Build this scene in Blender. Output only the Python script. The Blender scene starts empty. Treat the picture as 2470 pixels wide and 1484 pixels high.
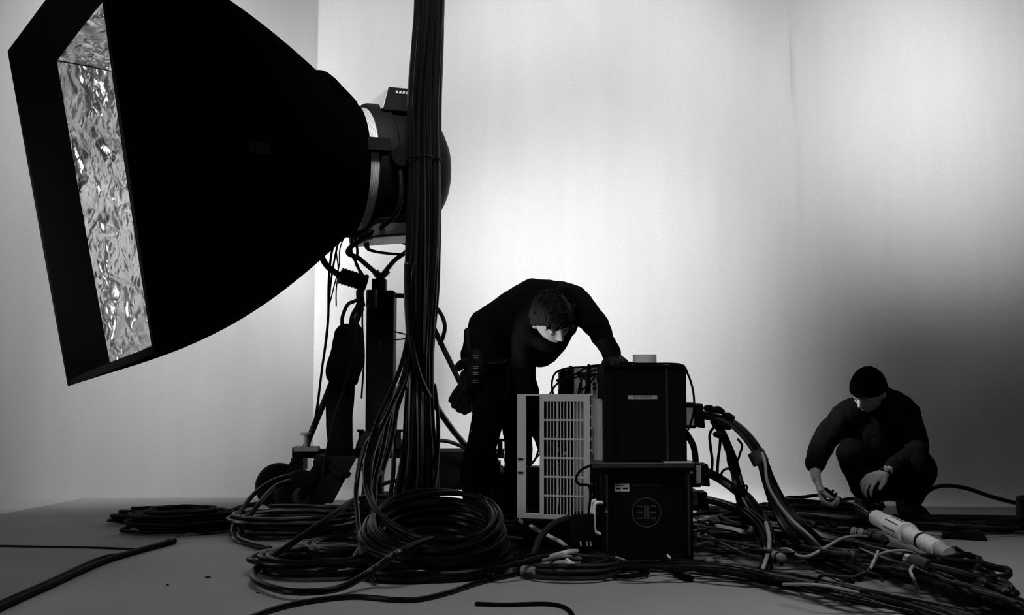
import bpy, bmesh, math, random
from mathutils import Vector, Matrix, noise
from math import sin, cos, pi, atan2, sqrt, radians

# ------------------------------------------------------------------ camera, world, light, exposure
scene = bpy.context.scene
F, HC = 2400.0, 0.77                     # focal length in pixels of the 2470x1484 frame, camera height in metres
PIT = math.atan(158 / 2400.0)
cam_data = bpy.data.cameras.new('camera')
cam = bpy.data.objects.new('camera', cam_data)
scene.collection.objects.link(cam)
cam.location = (0, 0, HC)
cam.rotation_euler = (pi / 2 + PIT, 0, 0)
cam_data.sensor_width = 36.0
cam_data.lens = 36.0 * F / 2470.0
cam_data.clip_start = 0.05
scene.camera = cam

scene.view_settings.view_transform = 'Standard'
scene.view_settings.look = 'None'
scene.view_settings.gamma = 1.0
scene.view_settings.exposure = 0.0
scene.view_settings.use_curve_mapping = False
scene.cycles.max_bounces = 6
scene.cycles.use_denoising = True

world = bpy.data.worlds.new('world')
scene.world = world
world.use_nodes = True
world.node_tree.nodes['Background'].inputs[0].default_value = (1, 1, 1, 1)
world.node_tree.nodes['Background'].inputs[1].default_value = 0.012


def lamp(name, kind, loc, target, energy, **kw):
    d = bpy.data.lights.new(name, kind)
    d.energy = energy
    for k, v in kw.items():
        setattr(d, k, v)
    o = bpy.data.objects.new(name, d)
    scene.collection.objects.link(o)
    o.location = loc
    o.rotation_euler = (Vector(target) - Vector(loc)).to_track_quat('-Z', 'Y').to_euler()
    return o


# added fill lights, unseen above or beside the frame: spots fitted over the backdrop and the grey wall,
# a soft source at the left front, a wide fill spot from the left, overhead soft fills for the front floor
FILL_SPOTS = [  # position, aim, cone in degrees, watts
    ((-1.52, 4.3, 4.4), (-1.6, 6.1, 0.4), 46, 346), ((-1.52, 4.3, 4.4), (-1.6, 6.1, 1.4), 46, 250),
    ((-1.52, 4.3, 4.4), (-1.6, 6.1, 2.5), 60, 145), ((-2.47, 4.3, 4.4), (-2.6, 6.1, 1.4), 46, 45),
    ((-2.47, 4.3, 4.4), (-2.6, 6.1, 2.5), 60, 291), ((-0.48, 4.3, 4.4), (-0.5, 6.1, 2.5), 60, 140),
    ((0.48, 4.3, 4.4), (0.5, 6.1, 0.4), 46, 28), ((0.48, 4.3, 4.4), (0.5, 6.1, 2.5), 60, 210),
    ((2.47, 4.3, 4.4), (2.6, 6.1, 1.4), 46, 15),
    ((-0.9, 3.1, 4.4), (-0.9, 6.2, 0.5), 34, 174), ((-0.3, 3.1, 4.4), (-0.3, 6.2, 0.5), 34, 330),
    ((0.3, 3.1, 4.4), (0.3, 6.2, 0.5), 38, 520), ((0.9, 3.1, 4.4), (0.9, 6.2, 0.5), 34, 270),
    ((0.96, 2.6, 3.0), (1.2, 6.0, 1.9), 36, 24), ((2.08, 2.6, 3.0), (2.6, 6.0, 2.0), 36, 50),
    ((1.52, 2.6, 3.0), (1.9, 6.0, 2.5), 50, 199), ((2.32, 2.6, 3.0), (2.9, 6.0, 2.5), 50, 195),
]
for _p, _t, _a, _w in FILL_SPOTS:
    lamp('backdrop_fill_spot', 'SPOT', _p, _t, _w, spot_size=radians(_a), spot_blend=1.0, shadow_soft_size=0.3)  # unseen spots added to brighten the walls
lamp('left_fill_spot', 'SPOT', (-6, 4.4, 1.9), (-0.5, 6.2, 1.2), 120, spot_size=radians(60), spot_blend=0.8, shadow_soft_size=0.4)  # added fill for the grey wall and the corner
lamp('front_left_soft', 'AREA', (-3.6, 1.8, 1.6), (-1.9, 4.5, 1.5), 8, shape='RECTANGLE', size=1.0, size_y=1.6, spread=radians(90))
lamp('floor_fill_soft', 'AREA', (0.9, 1.8, 4.5), (0.9, 3.3, 0.0), 13, shape='RECTANGLE', size=3.0, size_y=0.8, spread=radians(60))  # added overhead fill for the front floor
lamp('floor_fill_soft', 'AREA', (-1.7, 1.3, 3.2), (-1.9, 3.3, 0.0), 1.5, shape='RECTANGLE', size=1.2, size_y=0.8, spread=radians(60))  # second added floor fill, for the left side
lamp('lining_fill_spot', 'SPOT', (-3.3, 3.0, 1.1), (-1.85, 4.35, 1.40), 420, spot_size=radians(44), spot_blend=0.6, shadow_soft_size=0.3)  # added light to make the silver lining shine
lamp('low_face_fill', 'SPOT', (-2.6, 3.4, 0.15), (0.17, 4.27, 0.95), 460, spot_size=radians(6), spot_blend=0.6, shadow_soft_size=0.04)  # added narrow fill for the bending person's face
lamp('high_face_fill', 'SPOT', (-1.6, 4.4, 3.0), (1.70, 5.10, 0.52), 1100, spot_size=radians(7), spot_blend=0.7, shadow_soft_size=0.05)  # added narrow fill for the squatting person's face and forearm
lamp('rack_fill_spot', 'SPOT', (-2.4, 2.2, 1.9), (0.28, 4.25, 0.50), 60, spot_size=radians(15), spot_blend=0.8, shadow_soft_size=0.08)  # added fill to brighten the vented panel and modules


# ------------------------------------------------------------------ pixel <-> place
def _ray(px, py):
    a, b = (px - 1235.0) / F, (742.0 - py) / F
    return Vector((a, cos(PIT) - b * sin(PIT), sin(PIT) + b * cos(PIT)))


def P(px, py, d):
    r = _ray(px, py)
    return Vector((0, 0, HC)) + r * (d / r.y)


def G(px, py, z=0.0):
    r = _ray(px, py)
    return Vector((0, 0, HC)) + r * ((z - HC) / r.z)


def pts(path, z=0.012):
    """(px, py) lies on the floor at height z; (px, py, d) hangs at depth d; ('f', px, py, h) on the floor at height h"""
    out = []
    for p in path:
        if isinstance(p, Vector):
            out.append(p)
        elif p[0] == 'f':
            out.append(G(p[1], p[2], p[3]))
        elif len(p) == 2:
            out.append(G(p[0], p[1], z))
        else:
            out.append(P(*p))
    return out


def spline(ps, sub=8, closed=False):
    """Catmull-Rom through tuples of any length"""
    n = len(ps)
    if n < 3 and not closed:
        k = sub
        return [tuple(ps[0][j] + (ps[-1][j] - ps[0][j]) * i / k for j in range(len(ps[0]))) for i in range(k + 1)]
    out = []
    for i in range(n if closed else n - 1):
        if closed:
            p0, p1, p2, p3 = ps[(i - 1) % n], ps[i], ps[(i + 1) % n], ps[(i + 2) % n]
        else:
            p0, p1, p2, p3 = ps[max(i - 1, 0)], ps[i], ps[i + 1], ps[min(i + 2, n - 1)]
        for s in range(sub):
            t = s / sub
            out.append(tuple(0.5 * (2 * b + (c - a) * t + (2 * a - 5 * b + 4 * c - d) * t * t + (3 * b - a - 3 * c + d) * t ** 3)
                             for a, b, c, d in zip(p0, p1, p2, p3)))
    if not closed:
        out.append(tuple(ps[-1]))
    return out


# ------------------------------------------------------------------ materials (all greys: the place is shown in black and white)
def mat(name, v, rough=0.6, spec=0.3, metal=0.0, noise_scale=0, amount=0.0, bump=0.0, bump_scale=40.0, sheen=0.0):
    m = bpy.data.materials.new(name)
    m.use_nodes = True
    nt = m.node_tree
    b = nt.nodes['Principled BSDF']
    b.inputs['Base Color'].default_value = (v, v, v, 1)
    b.inputs['Roughness'].default_value = rough
    b.inputs['Specular IOR Level'].default_value = spec
    b.inputs['Metallic'].default_value = metal
    tc = nt.nodes.new('ShaderNodeTexCoord')
    if amount:
        n = nt.nodes.new('ShaderNodeTexNoise')
        n.inputs['Scale'].default_value = noise_scale
        n.inputs['Detail'].default_value = 6
        r = nt.nodes.new('ShaderNodeMapRange')
        r.inputs[3].default_value = v * (1 - amount)
        r.inputs[4].default_value = v * (1 + amount)
        nt.links.new(tc.outputs['Object'], n.inputs['Vector'])
        nt.links.new(n.outputs[0], r.inputs[0])
        nt.links.new(r.outputs[0], b.inputs['Base Color'])
    if bump:
        n = nt.nodes.new('ShaderNodeTexNoise')
        n.inputs['Scale'].default_value = bump_scale
        n.inputs['Detail'].default_value = 4
        bp = nt.nodes.new('ShaderNodeBump')
        bp.inputs['Strength'].default_value = bump
        bp.inputs['Distance'].default_value = 0.01
        nt.links.new(tc.outputs['Object'], n.inputs['Vector'])
        nt.links.new(n.outputs[0], bp.inputs['Height'])
        nt.links.new(bp.outputs[0], b.inputs['Normal'])
    return m


M = dict(
    cable=mat('black rubber cable', 0.0025, 0.30, 0.22, amount=0.3, noise_scale=20),
    cable_dull=mat('dull black cable', 0.0025, 0.6, 0.07, amount=0.4, noise_scale=14),
    cable_grey=mat('grey cable', 0.30, 0.5, 0.4, amount=0.25, noise_scale=30),
    cable_dusty=mat('dusty cable', 0.012, 0.55, 0.3, amount=0.5, noise_scale=24),
    white_cable=mat('white cable', 0.75, 0.4, 0.4),
    fabric=mat('black softbox fabric', 0.0016, 1.0, 0.0, bump=0.2, bump_scale=300),
    lip=mat('black softbox lip', 0.0045, 1.0, 0.02, bump=0.3, bump_scale=200),
    patch=mat('dark grey label cloth', 0.012, 0.9, 0.1),
    cloth=mat('black cotton', 0.0045, 1.0, 0.02, bump=0.5, bump_scale=60),
    denim=mat('dark denim', 0.003, 1.0, 0.02, bump=0.5, bump_scale=80),
    knit=mat('black knit', 0.0012, 1.0, 0.0, bump=0.6, bump_scale=160),
    hair=mat('dark hair', 0.006, 0.7, 0.2, bump=0.9, bump_scale=110),
    skin=mat('skin', 0.32, 0.5, 0.35, bump=0.15, bump_scale=90),
    leather=mat('black leather', 0.003, 0.6, 0.1, bump=0.4, bump_scale=60),
    rubber=mat('tyre rubber', 0.004, 0.75, 0.1, bump=0.3, bump_scale=90),
    metal_black=mat('black painted metal', 0.003, 0.6, 0.1),
    metal_flat=mat('flat black panel', 0.004, 0.8, 0.08, amount=0.4, noise_scale=30),
    metal_edge=mat('worn black edge', 0.025, 0.45, 0.5, amount=0.6, noise_scale=25),
    metal_grey=mat('light grey sheet metal', 0.52, 0.6, 0.3, amount=0.06, noise_scale=12),
    metal_mid=mat('mid grey metal', 0.22, 0.5, 0.4, amount=0.2, noise_scale=14),
    metal_dark=mat('dark grey metal', 0.03, 0.5, 0.4, amount=0.2, noise_scale=14),
    chrome=mat('bare steel', 0.6, 0.3, 0.5, metal=0.9),
    white=mat('white tape', 0.85, 0.5, 0.3, amount=0.1, noise_scale=60),
    tape=mat('wrapped white tape', 0.8, 0.55, 0.3, amount=0.35, noise_scale=70, bump=0.4, bump_scale=90),
    label=mat('printed label', 0.4, 0.7, 0.2, amount=0.35, noise_scale=90),
    label_white=mat('white sticker', 0.6, 0.6, 0.2, amount=0.1, noise_scale=90),
    ink=mat('black ink', 0.01, 0.8, 0.1),
    emblem=mat('dull grey print', 0.055, 0.8, 0.1, amount=0.5, noise_scale=60),
    mesh_band=mat('bright steel band', 0.8, 0.35, 0.5, metal=0.35, amount=0.15, noise_scale=120),
    lamp_glass=mat('lens glass', 0.05, 0.1, 0.5),
)


def crumple():
    m = bpy.data.materials.new('crumpled silver lining')
    m.use_nodes = True
    nt = m.node_tree
    b = nt.nodes['Principled BSDF']
    b.inputs['Base Color'].default_value = (0.86, 0.86, 0.86, 1)
    b.inputs['Metallic'].default_value = 1.0
    b.inputs['Roughness'].default_value = 0.28
    tc = nt.nodes.new('ShaderNodeTexCoord')
    hs = None
    mp = nt.nodes.new('ShaderNodeMapping')
    mp.inputs['Rotation'].default_value = (0.3, 0.6, 0.9)
    mp.inputs['Scale'].default_value = (1, 1, 0.55)
    nt.links.new(tc.outputs['Object'], mp.inputs[0])
    for sc, st, di in ((4.0, 1.0, 0.09), (14, 0.9, 0.035), (45, 0.7, 0.009)):
        n = nt.nodes.new('ShaderNodeTexNoise')
        n.noise_type = 'RIDGED_MULTIFRACTAL'
        n.inputs['Scale'].default_value = sc
        n.inputs['Detail'].default_value = 5
        n.inputs['Distortion'].default_value = 0.6
        bp = nt.nodes.new('ShaderNodeBump')
        bp.inputs['Strength'].default_value = st
        bp.inputs['Distance'].default_value = di
        nt.links.new(mp.outputs[0], n.inputs['Vector'])
        nt.links.new(n.outputs[0], bp.inputs['Height'])
        if hs:
            nt.links.new(hs.outputs[0], bp.inputs['Normal'])
        hs = bp
    nt.links.new(hs.outputs[0], b.inputs['Normal'])
    return m


M['silver'] = crumple()


def wall_mat(name, v, streak):
    """painted canvas: fine tooth, faint long drips and creases running down"""
    m = mat(name, v, 0.95, 0.05)
    nt = m.node_tree
    b = nt.nodes['Principled BSDF']
    tc = nt.nodes.new('ShaderNodeTexCoord')
    mix = None
    for sc, stretch, amt in ((2.0, 0.5, streak), (9.0, 0.12, streak * 0.8), (160.0, 1.0, 0.05)):
        mp = nt.nodes.new('ShaderNodeMapping')
        mp.inputs['Scale'].default_value = (1, 1, stretch)
        n = nt.nodes.new('ShaderNodeTexNoise')
        n.inputs['Scale'].default_value = sc
        n.inputs['Detail'].default_value = 3
        r = nt.nodes.new('ShaderNodeMapRange')
        r.inputs[1].default_value = 0.3
        r.inputs[2].default_value = 0.7
        r.inputs[3].default_value = 1 - amt
        r.inputs[4].default_value = 1 + amt
        nt.links.new(tc.outputs['Object'], mp.inputs[0])
        nt.links.new(mp.outputs[0], n.inputs['Vector'])
        nt.links.new(n.outputs[0], r.inputs[0])
        mu = nt.nodes.new('ShaderNodeMath')
        mu.operation = 'MULTIPLY'
        nt.links.new(r.outputs[0], mu.inputs[0])
        if mix is None:
            mu.inputs[1].default_value = v
        else:
            nt.links.new(mix.outputs[0], mu.inputs[1])
        mix = mu
    nt.links.new(mix.outputs[0], b.inputs['Base Color'])
    return m


# ------------------------------------------------------------------ mesh builder
class MB:
    def __init__(s):
        s.v, s.f = [], []

    def add(s, vs, fs):
        o = len(s.v)
        s.v += [Vector(v) for v in vs]
        s.f += [tuple(i + o for i in f) for f in fs]
        return s

    def hexa(s, c):
        return s.add(c, [(0, 3, 2, 1), (4, 5, 6, 7), (0, 1, 5, 4), (1, 2, 6, 5), (2, 3, 7, 6), (3, 0, 4, 7)])

    def box(s, a, b, R=None, o=None):
        """corner a to corner b; R turns it about o"""
        x0, y0, z0 = a
        x1, y1, z1 = b
        c = [Vector(p) for p in ((x0, y0, z0), (x1, y0, z0), (x1, y1, z0), (x0, y1, z0), (x0, y0, z1), (x1, y0, z1), (x1, y1, z1), (x0, y1, z1))]
        if R is not None:
            o = Vector(o) if o is not None else (Vector(a) + Vector(b)) / 2
            c = [R @ (p - o) + o for p in c]
        return s.hexa(c)

    def bar(s, a, b, w, h=None, up=(0, 0, 1)):
        """rectangular bar from a to b"""
        a, b = Vector(a), Vector(b)
        h = h or w
        t = (b - a).normalized()
        u = Vector(up)
        if abs(t.dot(u)) > 0.95:
            u = Vector((0, 1, 0))
        x = t.cross(u).normalized()
        y = x.cross(t).normalized()
        c = []
        for p in (a, b):
            for i, j in ((-1, -1), (1, -1), (1, 1), (-1, 1)):
                c.append(p + x * i * w / 2 + y * j * h / 2)
        return s.hexa(c)

    def tube(s, path, r, n=8, sub=8, closed=False, caps=True, raw=False, flat=1.0, round_ends=False):
        """r: number, or list with one radius for each point"""
        rs = r if isinstance(r, (list, tuple)) else [r] * len(path)
        q = [tuple(p) + (rr,) for p, rr in zip(path, rs)]
        if not raw:
            q = spline(q, sub, closed)
        ps = [Vector(p[:3]) for p in q]
        rr = [p[3] for p in q]
        if round_ends:
            t0 = (ps[0] - ps[1]).normalized()
            t1 = (ps[-1] - ps[-2]).normalized()
            h0 = [(ps[0] + t0 * rr[0] * sin(a), rr[0] * cos(a)) for a in (1.45, 1.05, 0.55)]
            h1 = [(ps[-1] + t1 * rr[-1] * sin(a), rr[-1] * cos(a)) for a in (0.55, 1.05, 1.45)]
            ps = [h[0] for h in h0] + ps + [h[0] for h in h1]
            rr = [h[1] for h in h0] + rr + [h[1] for h in h1]
        m = len(ps)
        vs = []
        t = (ps[1] - ps[0]).normalized()
        up = Vector((0, 0, 1)) if abs(t.z) < 0.9 else Vector((0, 1, 0))
        x = t.cross(up).normalized()
        for i, p in enumerate(ps):
            if closed:
                t = (ps[(i + 1) % m] - ps[i - 1]).normalized()
            else:
                t = (ps[min(i + 1, m - 1)] - ps[max(i - 1, 0)])
                t = t.normalized() if t.length > 1e-9 else Vector((0, 0, 1))
            x = (x - t * x.dot(t))
            x = x.normalized() if x.length > 1e-6 else t.orthogonal().normalized()
            y = t.cross(x)
            for k in range(n):
                a = 2 * pi * k / n
                vs.append(p + x * cos(a) * rr[i] + y * sin(a) * rr[i] * flat)
        fs = []
        for i in range(m if closed else m - 1):
            for k in range(n):
                a, b = i * n + k, i * n + (k + 1) % n
                c, d = ((i + 1) % m) * n + (k + 1) % n, ((i + 1) % m) * n + k
                fs.append((a, b, c, d))
        if not closed and caps:
            fs.append(tuple(range(n))[::-1])
            fs.append(tuple(range((m - 1) * n, m * n)))
        return s.add(vs, fs)

    def cyl(s, a, b, r1, r2=None, n=20):
        a, b = Vector(a), Vector(b)
        return s.tube([a, b], [r1, r2 if r2 is not None else r1], n, raw=True)

    def lathe(s, o, axis, prof, n=40, x=None, sq=0.0):
        """prof: (distance along axis, radius) pairs"""
        o, t = Vector(o), Vector(axis).normalized()
        x = Vector(x) if x is not None else t.orthogonal()
        x = (x - t * x.dot(t)).normalized()
        y = t.cross(x)
        vs, fs = [], []
        for (l, r) in prof:
            for k in range(n):
                a = 2 * pi * k / n
                vs.append(o + t * l + (x * cos(a) + y * sin(a)) * r)
        for i in range(len(prof) - 1):
            for k in range(n):
                fs.append((i * n + k, i * n + (k + 1) % n, (i + 1) * n + (k + 1) % n, (i + 1) * n + k))
        if prof[0][1] > 1e-4:
            fs.append(tuple(range(n))[::-1])
        if prof[-1][1] > 1e-4:
            fs.append(tuple(range((len(prof) - 1) * n, len(prof) * n)))
        return s.add(vs, fs)

    def ell(s, c, r, R=None, nu=20, nv=12):
        c = Vector(c)
        vs, fs = [], []
        for j in range(nv + 1):
            ph = -pi / 2 + pi * j / nv
            if j in (0, nv):
                ph *= 0.995
            for k in range(nu):
                a = 2 * pi * k / nu
                p = Vector((r[0] * cos(ph) * cos(a), r[1] * cos(ph) * sin(a), r[2] * sin(ph)))
                vs.append(c + (R @ p if R is not None else p))
        for j in range(nv):
            for k in range(nu):
                fs.append((j * nu + k, j * nu + (k + 1) % nu, (j + 1) * nu + (k + 1) % nu, (j + 1) * nu + k))
        fs.append(tuple(range(nu))[::-1])
        fs.append(tuple(range(nv * nu, (nv + 1) * nu)))
        return s.add(vs, fs)

    def build(s, name, m, parent=None, smooth=True, angle=38, bevel=0.0, weld=False, **props):
        if parent is not None:
            r = parent
            while r.parent is not None:
                r = r.parent
            org = Vector(r.location)
        else:
            lo = min(v.z for v in s.v)
            org = Vector((sum(v.x for v in s.v) / len(s.v), sum(v.y for v in s.v) / len(s.v), lo))
        me = bpy.data.meshes.new(name)
        me.from_pydata([v - org for v in s.v], [], s.f)
        bm = bmesh.new()
        bm.from_mesh(me)
        if weld:
            bmesh.ops.remove_doubles(bm, verts=bm.verts, dist=1e-5)
        bmesh.ops.recalc_face_normals(bm, faces=bm.faces)
        if smooth:
            lim = radians(angle)
            for f in bm.faces:
                f.smooth = True
            for e in bm.edges:
                if len(e.link_faces) == 2 and e.calc_face_angle(0) > lim:
                    e.smooth = False
        bm.to_mesh(me)
        bm.free()
        me.materials.append(m)
        o = bpy.data.objects.new(name, me)
        scene.collection.objects.link(o)
        if parent is not None:
            o.parent = parent
        else:
            o.location = org
        if bevel:
            b = o.modifiers.new('bevel', 'BEVEL')
            b.width = bevel
            b.segments = 2
            b.limit_method = 'ANGLE'
        for k, v in props.items():
            o[k] = v
        return o


def tag(o, label, cat, group=None):
    o['label'] = label
    o['category'] = cat
    if group:
        o['group'] = group
    return o


def thing(name, loc, label, cat, group=None):
    o = bpy.data.objects.new(name, None)
    o.empty_display_size = 0.1
    scene.collection.objects.link(o)
    o.location = Vector(loc)
    return tag(o, label, cat, group)


def rect(x0, y0, x1, y1, d, depth=0.0):
    """upright box whose front face fills the pixel rectangle at depth d"""
    a, b = P(x0, y1, d), P(x1, y0, d)
    return (a.x, d, a.z), (b.x, d + depth, b.z)


# ------------------------------------------------------------------ the setting
def struct(name, mb, m, **kw):
    o = mb.build(name, m, smooth=False, **kw)
    o['kind'] = 'structure'
    return o


floor_m = mat('grey studio floor', 0.30, 0.85, 0.1, noise_scale=1.6, amount=0.22, bump=0.15, bump_scale=60)
struct('floor', MB().box((-6, -0.5, -0.1), (6, 7.2, 0)), floor_m)
CX = (757 - 1235) / F * 6.22
BACK_R = (6.0, 5.62)
# white backdrop wall on the right of the corner, curving into the floor
mb = MB()
prof = [(0.0, 4.2 - 4.1 * q / 60) for q in range(61)] + [(-0.10 + 0.10 * cos(a), 0.10 - 0.10 * sin(a)) for a in (0.4, 0.8, 1.2, pi / 2)]


def fold(x, z):
    """shallow creases where the backdrop canvas hangs"""
    e = 0.030 * math.exp(-((x - 1.695 + 0.02 * (z - 2.4)) / 0.022) ** 2) * math.exp(-((z - 2.62) / 0.28) ** 2)
    e += 0.014 * math.exp(-((x - 1.72) / 0.03) ** 2) * math.exp(-((z - 2.0) / 0.4) ** 2)
    e += 0.012 * math.exp(-((x - 2.22) / 0.06) ** 2) * math.exp(-((z - 1.7) / 0.6) ** 2)
    e += 0.010 * math.exp(-((x - 1.25) / 0.05) ** 2) * math.exp(-((z - 1.9) / 0.6) ** 2)
    e += 0.006 * sin(x * 5.1 + 0.7) * math.exp(-((x - 2.0) / 0.9) ** 2)
    return e if z > 0.12 else 0.0


vs, fs = [], []
NX = 420
for q in range(NX + 1):
    s_ = (q / NX)
    x, y = CX + (BACK_R[0] - CX) * s_, 6.22 + (BACK_R[1] - 6.22) * s_
    for (dy, z) in prof:
        vs.append((x, y + dy - fold(x, z), z))
    vs.append((x, y + 0.15, -0.0))
    vs.append((x, y + 0.15, 4.2))
k = len(prof) + 2
for q in range(NX):
    for i in range(k):
        a_, b_ = q * k, (q + 1) * k
        fs.append((a_ + i, a_ + (i + 1) % k, b_ + (i + 1) % k, b_ + i))
fs += [tuple(range(k)), tuple(range(NX * k, NX * k + k))]
mb.add(vs, fs)
wb = mb.build('wall_back', wall_mat('white backdrop', 0.80, 0.025), smooth=True)
wb['kind'] = 'structure'
struct('wall_left', MB().hexa([Vector(p) for p in ((-6, 6.05, 0), (CX + .01, 6.2202, 0), (CX + .01, 6.37, 0), (-6, 6.3, 0), (-6, 6.05, 4.2), (CX + .01, 6.2202, 4.2), (CX + .01, 6.37, 4.2), (-6, 6.3, 4.2))]),
       wall_mat('grey painted wall', 0.50, 0.03))

# ------------------------------------------------------------------ softbox
A_, B_, C_, D_ = P(25, 125, 4.70), P(170, 930, 4.70), P(380, 850, 3.85), P(233, -149, 3.85)
D_ = A_ + (C_ - B_) * 1.03 + (D_ - (A_ + C_ - B_)) * 0.9
mouth_c = (A_ + B_ + C_ + D_) / 4
T_ = P(848, 408, 5.22)
AX = Vector((0.90, 0.43, 0.03)).normalized()
UP = (Vector((0, 0, 1)) - AX * AX.z).normalized()
SD = AX.cross(UP)                       # toward the camera side
TR = 0.33


def mouth_pt(u):
    """u 0..4 walks A (far top), B (far bottom), C (near bottom), D (near top)"""
    c = [A_, B_, C_, D_]
    i = int(u) % 4
    return c[i].lerp(c[(i + 1) % 4], u - int(u))


def tail_pt(u):
    # corner angles on the tail ring, matching the mouth corners
    cor = [pi - pi / 4, pi + pi / 4, 2 * pi - pi / 4, 2 * pi + pi / 4]
    i = int(u) % 4
    a = cor[i] + (pi / 2) * (u - int(u))
    if i == 3:
        a = 2 * pi + pi / 4 + (pi / 2) * (u - int(u))
    # far side is -SD; angle 0 -> +SD (near), pi/2 -> up
    return T_ + (SD * cos(a) + UP * sin(a)) * TR


NRM = (B_ - A_).cross(D_ - A_).normalized()
if NRM.dot(mouth_c - T_) < 0:
    NRM = -NRM                          # out of the mouth
SQ = 0.0


def shell(u, t, off=0.0, bow=0.10):
    """t 0 at the mouth, 1 at the tail"""
    m, q = mouth_pt(u), tail_pt(u)
    p = m.lerp(q, t)
    axis = mouth_c.lerp(T_, t)
    rad = (p - axis)
    rad = rad - NRM * rad.dot(NRM)
    rad.normalize()
    return p + rad * (bow * sin(pi * min(1, t ** 0.85)) + off)


sb = thing('softbox', (mouth_c.x, mouth_c.y, 0.8), 'huge black fabric softbox with rectangular mouth and crumpled silver lining', 'softbox')
NU, NT = 96, 26
vs, fs = [], []
for j in range(NT + 1):
    for i in range(NU):
        vs.append(shell(4 * i / NU, j / NT))
for j in range(NT + 1):
    for i in range(NU):
        vs.append(shell(4 * i / NU, j / NT, -0.012))
o2 = (NT + 1) * NU
for j in range(NT):
    for i in range(NU):
        a, b = j * NU + i, j * NU + (i + 1) % NU
        fs.append((a, b, b + NU, a + NU))
        fs.append((o2 + a, o2 + a + NU, o2 + b + NU, o2 + b))
for i in range(NU):
    a, b = i, (i + 1) % NU
    fs.append((a, o2 + a, o2 + b, b))
    a, b = NT * NU + i, NT * NU + (i + 1) % NU
    fs.append((a, b, o2 + b, o2 + a))
MB().add(vs, fs).build('shell', M['fabric'], sb, angle=60)

# black lip lining the first hand's width behind the mouth, then the silver lining
LIP = 0.13
mb = MB()
vs, fs = [], []
rows = [(0.0, 0.004), (0.0, -0.03), (LIP * 0.5, -0.045), (LIP, -0.030), (LIP, -0.013)]
for (t, off) in rows:
    for i in range(NU):
        vs.append(shell(4 * i / NU, t, off) + NRM * (0.012 if t == 0 else 0))
for j in range(len(rows) - 1):
    for i in range(NU):
        a, b = j * NU + i, j * NU + (i + 1) % NU
        fs.append((a, b, b + NU, a + NU))
MB().add(vs, fs).build('lip', M['lip'], sb, angle=50)

NT2, NU2 = 70, 280
vs, fs = [], []
for j in range(NT2 + 1):
    t = LIP * 0.9 + (0.98 - LIP) * j / NT2
    for i in range(NU2):
        u = 4 * i / NU2
        p = shell(u, t, -0.022)
        e = abs((u % 1.0) - 0.5) * 2
        k = (1 - e ** 6)
        nz = noise.fractal(Vector((p.x + p.z * .6, p.y, p.z * .55)) * 4.5, 0.8, 2.1, 4) * 0.05 + abs(noise.noise(p * 15.0)) * 0.012
        if int(u) % 4 == 3:
            nz *= 0.5
        vs.append(shell(u, t, -0.022 - max(-0.006, nz) * k * min(1, j / 4)))
for j in range(NT2):
    for i in range(NU2):
        a, b = j * NU2 + i, j * NU2 + (i + 1) % NU2
        fs.append((a, b, b + NU2, a + NU2))
MB().add(vs, fs).build('silver_lining', M['silver'], sb, angle=80)
# sewn corner seams and a cloth label on the near side
for c in range(4):
    MB().tube([shell(c + 1e-4, LIP + (0.94 - LIP) * k / 14, -0.02) for k in range(15)], 0.006, 6, raw=True).build('seam', M['patch'], sb)
pc = P(624, 356, 4.55)
best, bu, bt = 1e9, 0, 0
for i in range(120):
    for j in range(60):
        u, t = 2 + i / 120, j / 60
        p = shell(u, t)
        r = p - Vector((0, 0, HC))
        q = _ray(624, 356)
        e = (r.normalized() - q.normalized()).length
        if e < best:
            best, bu, bt = e, u, t
c = shell(bu, bt)
du = (shell(bu + .01, bt) - c).normalized()
dt = (shell(bu, bt + .01) - c)
dt = (dt - du * dt.dot(du)).normalized()
nn = du.cross(dt)
if nn.dot(c - Vector((0, 0, HC))) > 0:
    nn = -nn
hh = abs(0.022)
vs = [c + dt * a * 0.055 + du * b * 0.024 + nn * w for w in (-0.002, 0.006) for a, b in ((-1, -1), (1, -1), (1, 1), (-1, 1))]
MB().hexa(vs).build('cloth_label', M['patch'], sb)
# speed-ring collar with the gathered hood at the tail
mb = MB()
mb.lathe(T_ - AX * 0.10, AX, [(0, TR + 0.035), (0.03, TR + 0.05), (0.07, TR + 0.028), (0.10, TR + 0.012), (0.10, TR - 0.02), (0, TR - 0.01)], 48, UP)
mb.build('gathered_collar', M['fabric'], sb)
hp = [P(735, 190, 4.85), P(775, 196, 4.95), P(812, 226, 5.05), P(850, 252, 5.2)]
MB().tube(hp, [0.03, 0.055, 0.05, 0.03], 10, round_ends=True).build('tie_flap', M['fabric'], sb)

# ------------------------------------------------------------------ lamp head
def L(a, s, u):
    """point in the lamp's frame: along its axis, toward camera side, up"""
    return T_ + AX * a + SD * s + UP * u


lh = thing('film_lamp', T_ + Vector((0.1, 0.1, -0.4)), 'large round film lamp head between the softbox and the hanging cable bundle', 'lamp')
MB().lathe(T_, AX, [(-0.015, TR - 0.03), (-0.015, TR - 0.005), (0.055, TR - 0.005), (0.055, TR - 0.03)], 56, UP).build('front_band', M['mesh_band'], lh)
ribs = MB()
for k in range(5):
    ribs.lathe(T_, AX, [(0.014 + k * 0.008, TR - 0.006), (0.015 + k * 0.008, TR - 0.003), (0.016 + k * 0.008, TR - 0.006)], 56, UP)
ribs.build('band_wires', M['metal_dark'], lh)
MB().lathe(T_, AX, [(0.05, TR - 0.03), (0.05, TR + 0.012), (0.065, TR + 0.02), (0.15, TR + 0.02), (0.16, TR + 0.008), (0.235, TR + 0.008), (0.24, TR + 0.018), (0.26, TR + 0.018), (0.26, TR - 0.04)], 56, UP).build('barrel', M['metal_black'], lh)
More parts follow.
